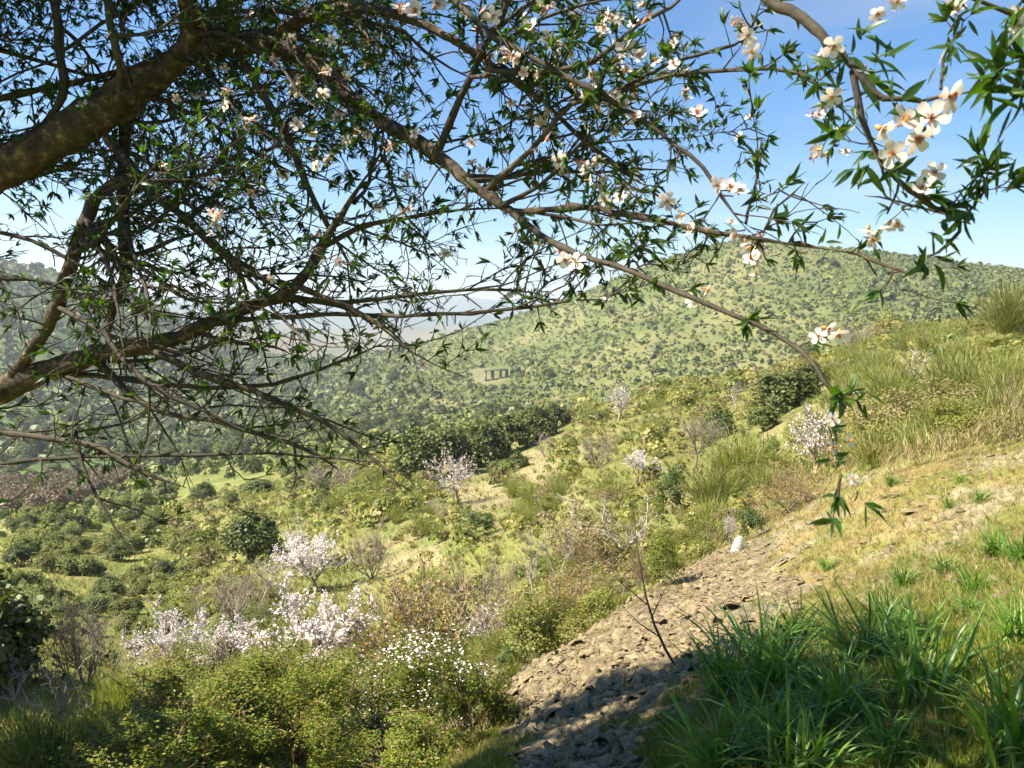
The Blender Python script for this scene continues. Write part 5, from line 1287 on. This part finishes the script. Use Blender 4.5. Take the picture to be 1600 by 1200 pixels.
V, f = leaves(np.zeros((5, 3)), np.stack([np.cos(np.arange(5) * 1.2566), np.sin(np.arange(5) * 1.2566), np.zeros(5)], -1), 1.0, (PV, PF), rng, np.tile([0, 0, 1.0], (5, 1)))
gc_ = np.concatenate([x for x in gs.V]); fc = [x + len(V) for x in gs.F[4]]
FLOWER = make_mesh('flower', np.concatenate([V, gc_]), [f[0], np.concatenate(fc)], mats=[M['petal'], M['stamen']], midx=np.concatenate([np.zeros(len(f[0])), np.ones(len(np.concatenate(fc)))]))
i = np.repeat(np.arange(int(is_fl.sum())), rng.integers(1, 4, int(is_fl.sum())))
fp = npos[is_fl][i] + rng.normal(size=(len(i), 3)) * 0.013; fd = unit(ndir[is_fl][i] + 0.5 * rng.normal(size=(len(i), 3)))
extra = [(1290, 512, 1.22, 38), (1312, 520, 1.2, 44), (1278, 526, 1.22, 34), (1300, 655, 1.18, 28), (1325, 690, 1.18, 30), (1300, 700, 1.18, 26), (1330, 748, 1.18, 26), (1410, 190, 1.0, 64), (1455, 185, 1.0, 68), (1480, 150, 0.98, 70), (1430, 215, 1.0, 62), (1395, 240, 1.0, 56), (1375, 200, 1.02, 52), (1460, 270, 1.02, 44), (1300, 150, 1.05, 40), (1440, 295, 1.03, 40), (1362, 375, 1.48, 36), (1140, 295, 1.6, 40), (1120, 290, 1.6, 36), (1155, 300, 1.6, 34), (1040, 315, 1.7, 40), (970, 310, 1.7, 30), (870, 250, 1.8, 40), (900, 410, 1.65, 40), (880, 405, 1.66, 34), (660, 572, 2.1, 26), (955, 488, 1.9, 24), (945, 310, 1.75, 28), (650, 20, 1.9, 44), (680, 10, 1.9, 44), (625, 15, 1.95, 40), (770, 25, 1.8, 36), (830, 45, 1.75, 40), (860, 60, 1.75, 40), (980, 75, 1.7, 44), (1000, 90, 1.7, 40), (460, 138, 2.2, 32), (465, 195, 2.2, 30), (395, 300, 2.2, 24), (970, 165, 1.7, 36), (990, 185, 1.7, 36), (1170, 55, 1.65, 40), (1175, 80, 1.65, 36), (1090, 180, 1.6, 40), (130, 165, 2.3, 24), (425, 435, 2.2, 22), (1370, 20, 1.1, 36), (1400, 5, 1.15, 36), (1480, 10, 1.15, 34), (1590, 20, 1.15, 40)]
ex = np.array(extra)
fp = np.concatenate([fp, at(ex[:, 0], ex[:, 1], ex[:, 2])]); fs = np.concatenate([rng.uniform(0.026, 0.036, len(fd)), ex[:, 3] * ex[:, 2] / F * 0.84])
fd = np.concatenate([fd + 0.3 * rng.normal(size=fd.shape), unit(np.stack([rng.normal(size=len(ex)) * 0.6, -1.0 * np.ones(len(ex)), rng.normal(size=len(ex)) * 0.6], -1))])
fu, fv, fdp = project(fp)
fsz = np.where((fu > 0) & (fu < 1600) & (fv > 0) & (fdp > 0.3), fs / fdp, 0)
o_ = np.argsort(-fsz); o_ = o_[fsz[o_] > 0][:300]
for q_, b in enumerate(o_):
    Nv = unit(fd[b]); Y = unit(np.cross(Nv, rng.normal(size=3)))
    if q_ < 50:
        fo = obj('flower', CUP, tree, loc=fp[b] - T0, rot=frame(Y, Nv), scl=(fs[b],) * 3)
        cupd = rng.uniform(-0.1, 0.45)
        for k_ in range(5):
            obj('petal', PET, fo, rot=(cupd + rng.normal() * 0.12, rng.normal() * 0.08, k_ * 1.2566 + rng.normal() * 0.06), scl=(1, 1, 1))
    else:
        obj('flower', FLOWER, tree, loc=fp[b] - T0, rot=frame(Y, Nv), scl=(fs[b], fs[b], fs[b] * rng.uniform(0.8, 2.0)))

# ------------------------------------------------------------------ haze
hz = boxes('haze', [((0, 3000, 45), (13800, 9800, 760))], None) if False else None
m, t, o = new_mat('haze')
pv = t.nodes.new('ShaderNodeVolumePrincipled'); pv.inputs['Color'].default_value = (0.84, 0.92, 1.0, 1); pv.inputs['Density'].default_value = 0.00023; pv.inputs['Anisotropy'].default_value = 0.2
t.links.new(pv.outputs[0], o.inputs['Volume'])
zmin, zmax = float(Z.min()) - 1.5, float(Z.max()) + 12
g = Geo(); box(g, (0, 0, (zmin + zmax) / 2), (14020, 14020, zmax - zmin))
obj('haze', g.mesh('haze', m), kind='stuff')
# look-alikes that share a place are told apart by their order across the view
by = {}
for o_ in COL.objects:
    if o_.parent is None and 'label' in o_ and 'group' in o_: by.setdefault(o_['label'], []).append(o_)
for lab, lst in by.items():
    if 2 <= len(lst) <= 14 and len(lab.split()) <= 12:
        lst.sort(key=lambda o_: project(np.array(o_.location)[None])[0][0])
        for k_, o_ in enumerate(lst): o_['label'] = lab + ', ' + ORD[k_] + ' from the left'
print('TREE', len(lp), len(npos), int(is_fl.sum()), 'z', zmin, zmax, 'tris', sum(sum(len(p.vertices) - 2 for p in me.polygons) for me in bpy.data.meshes))
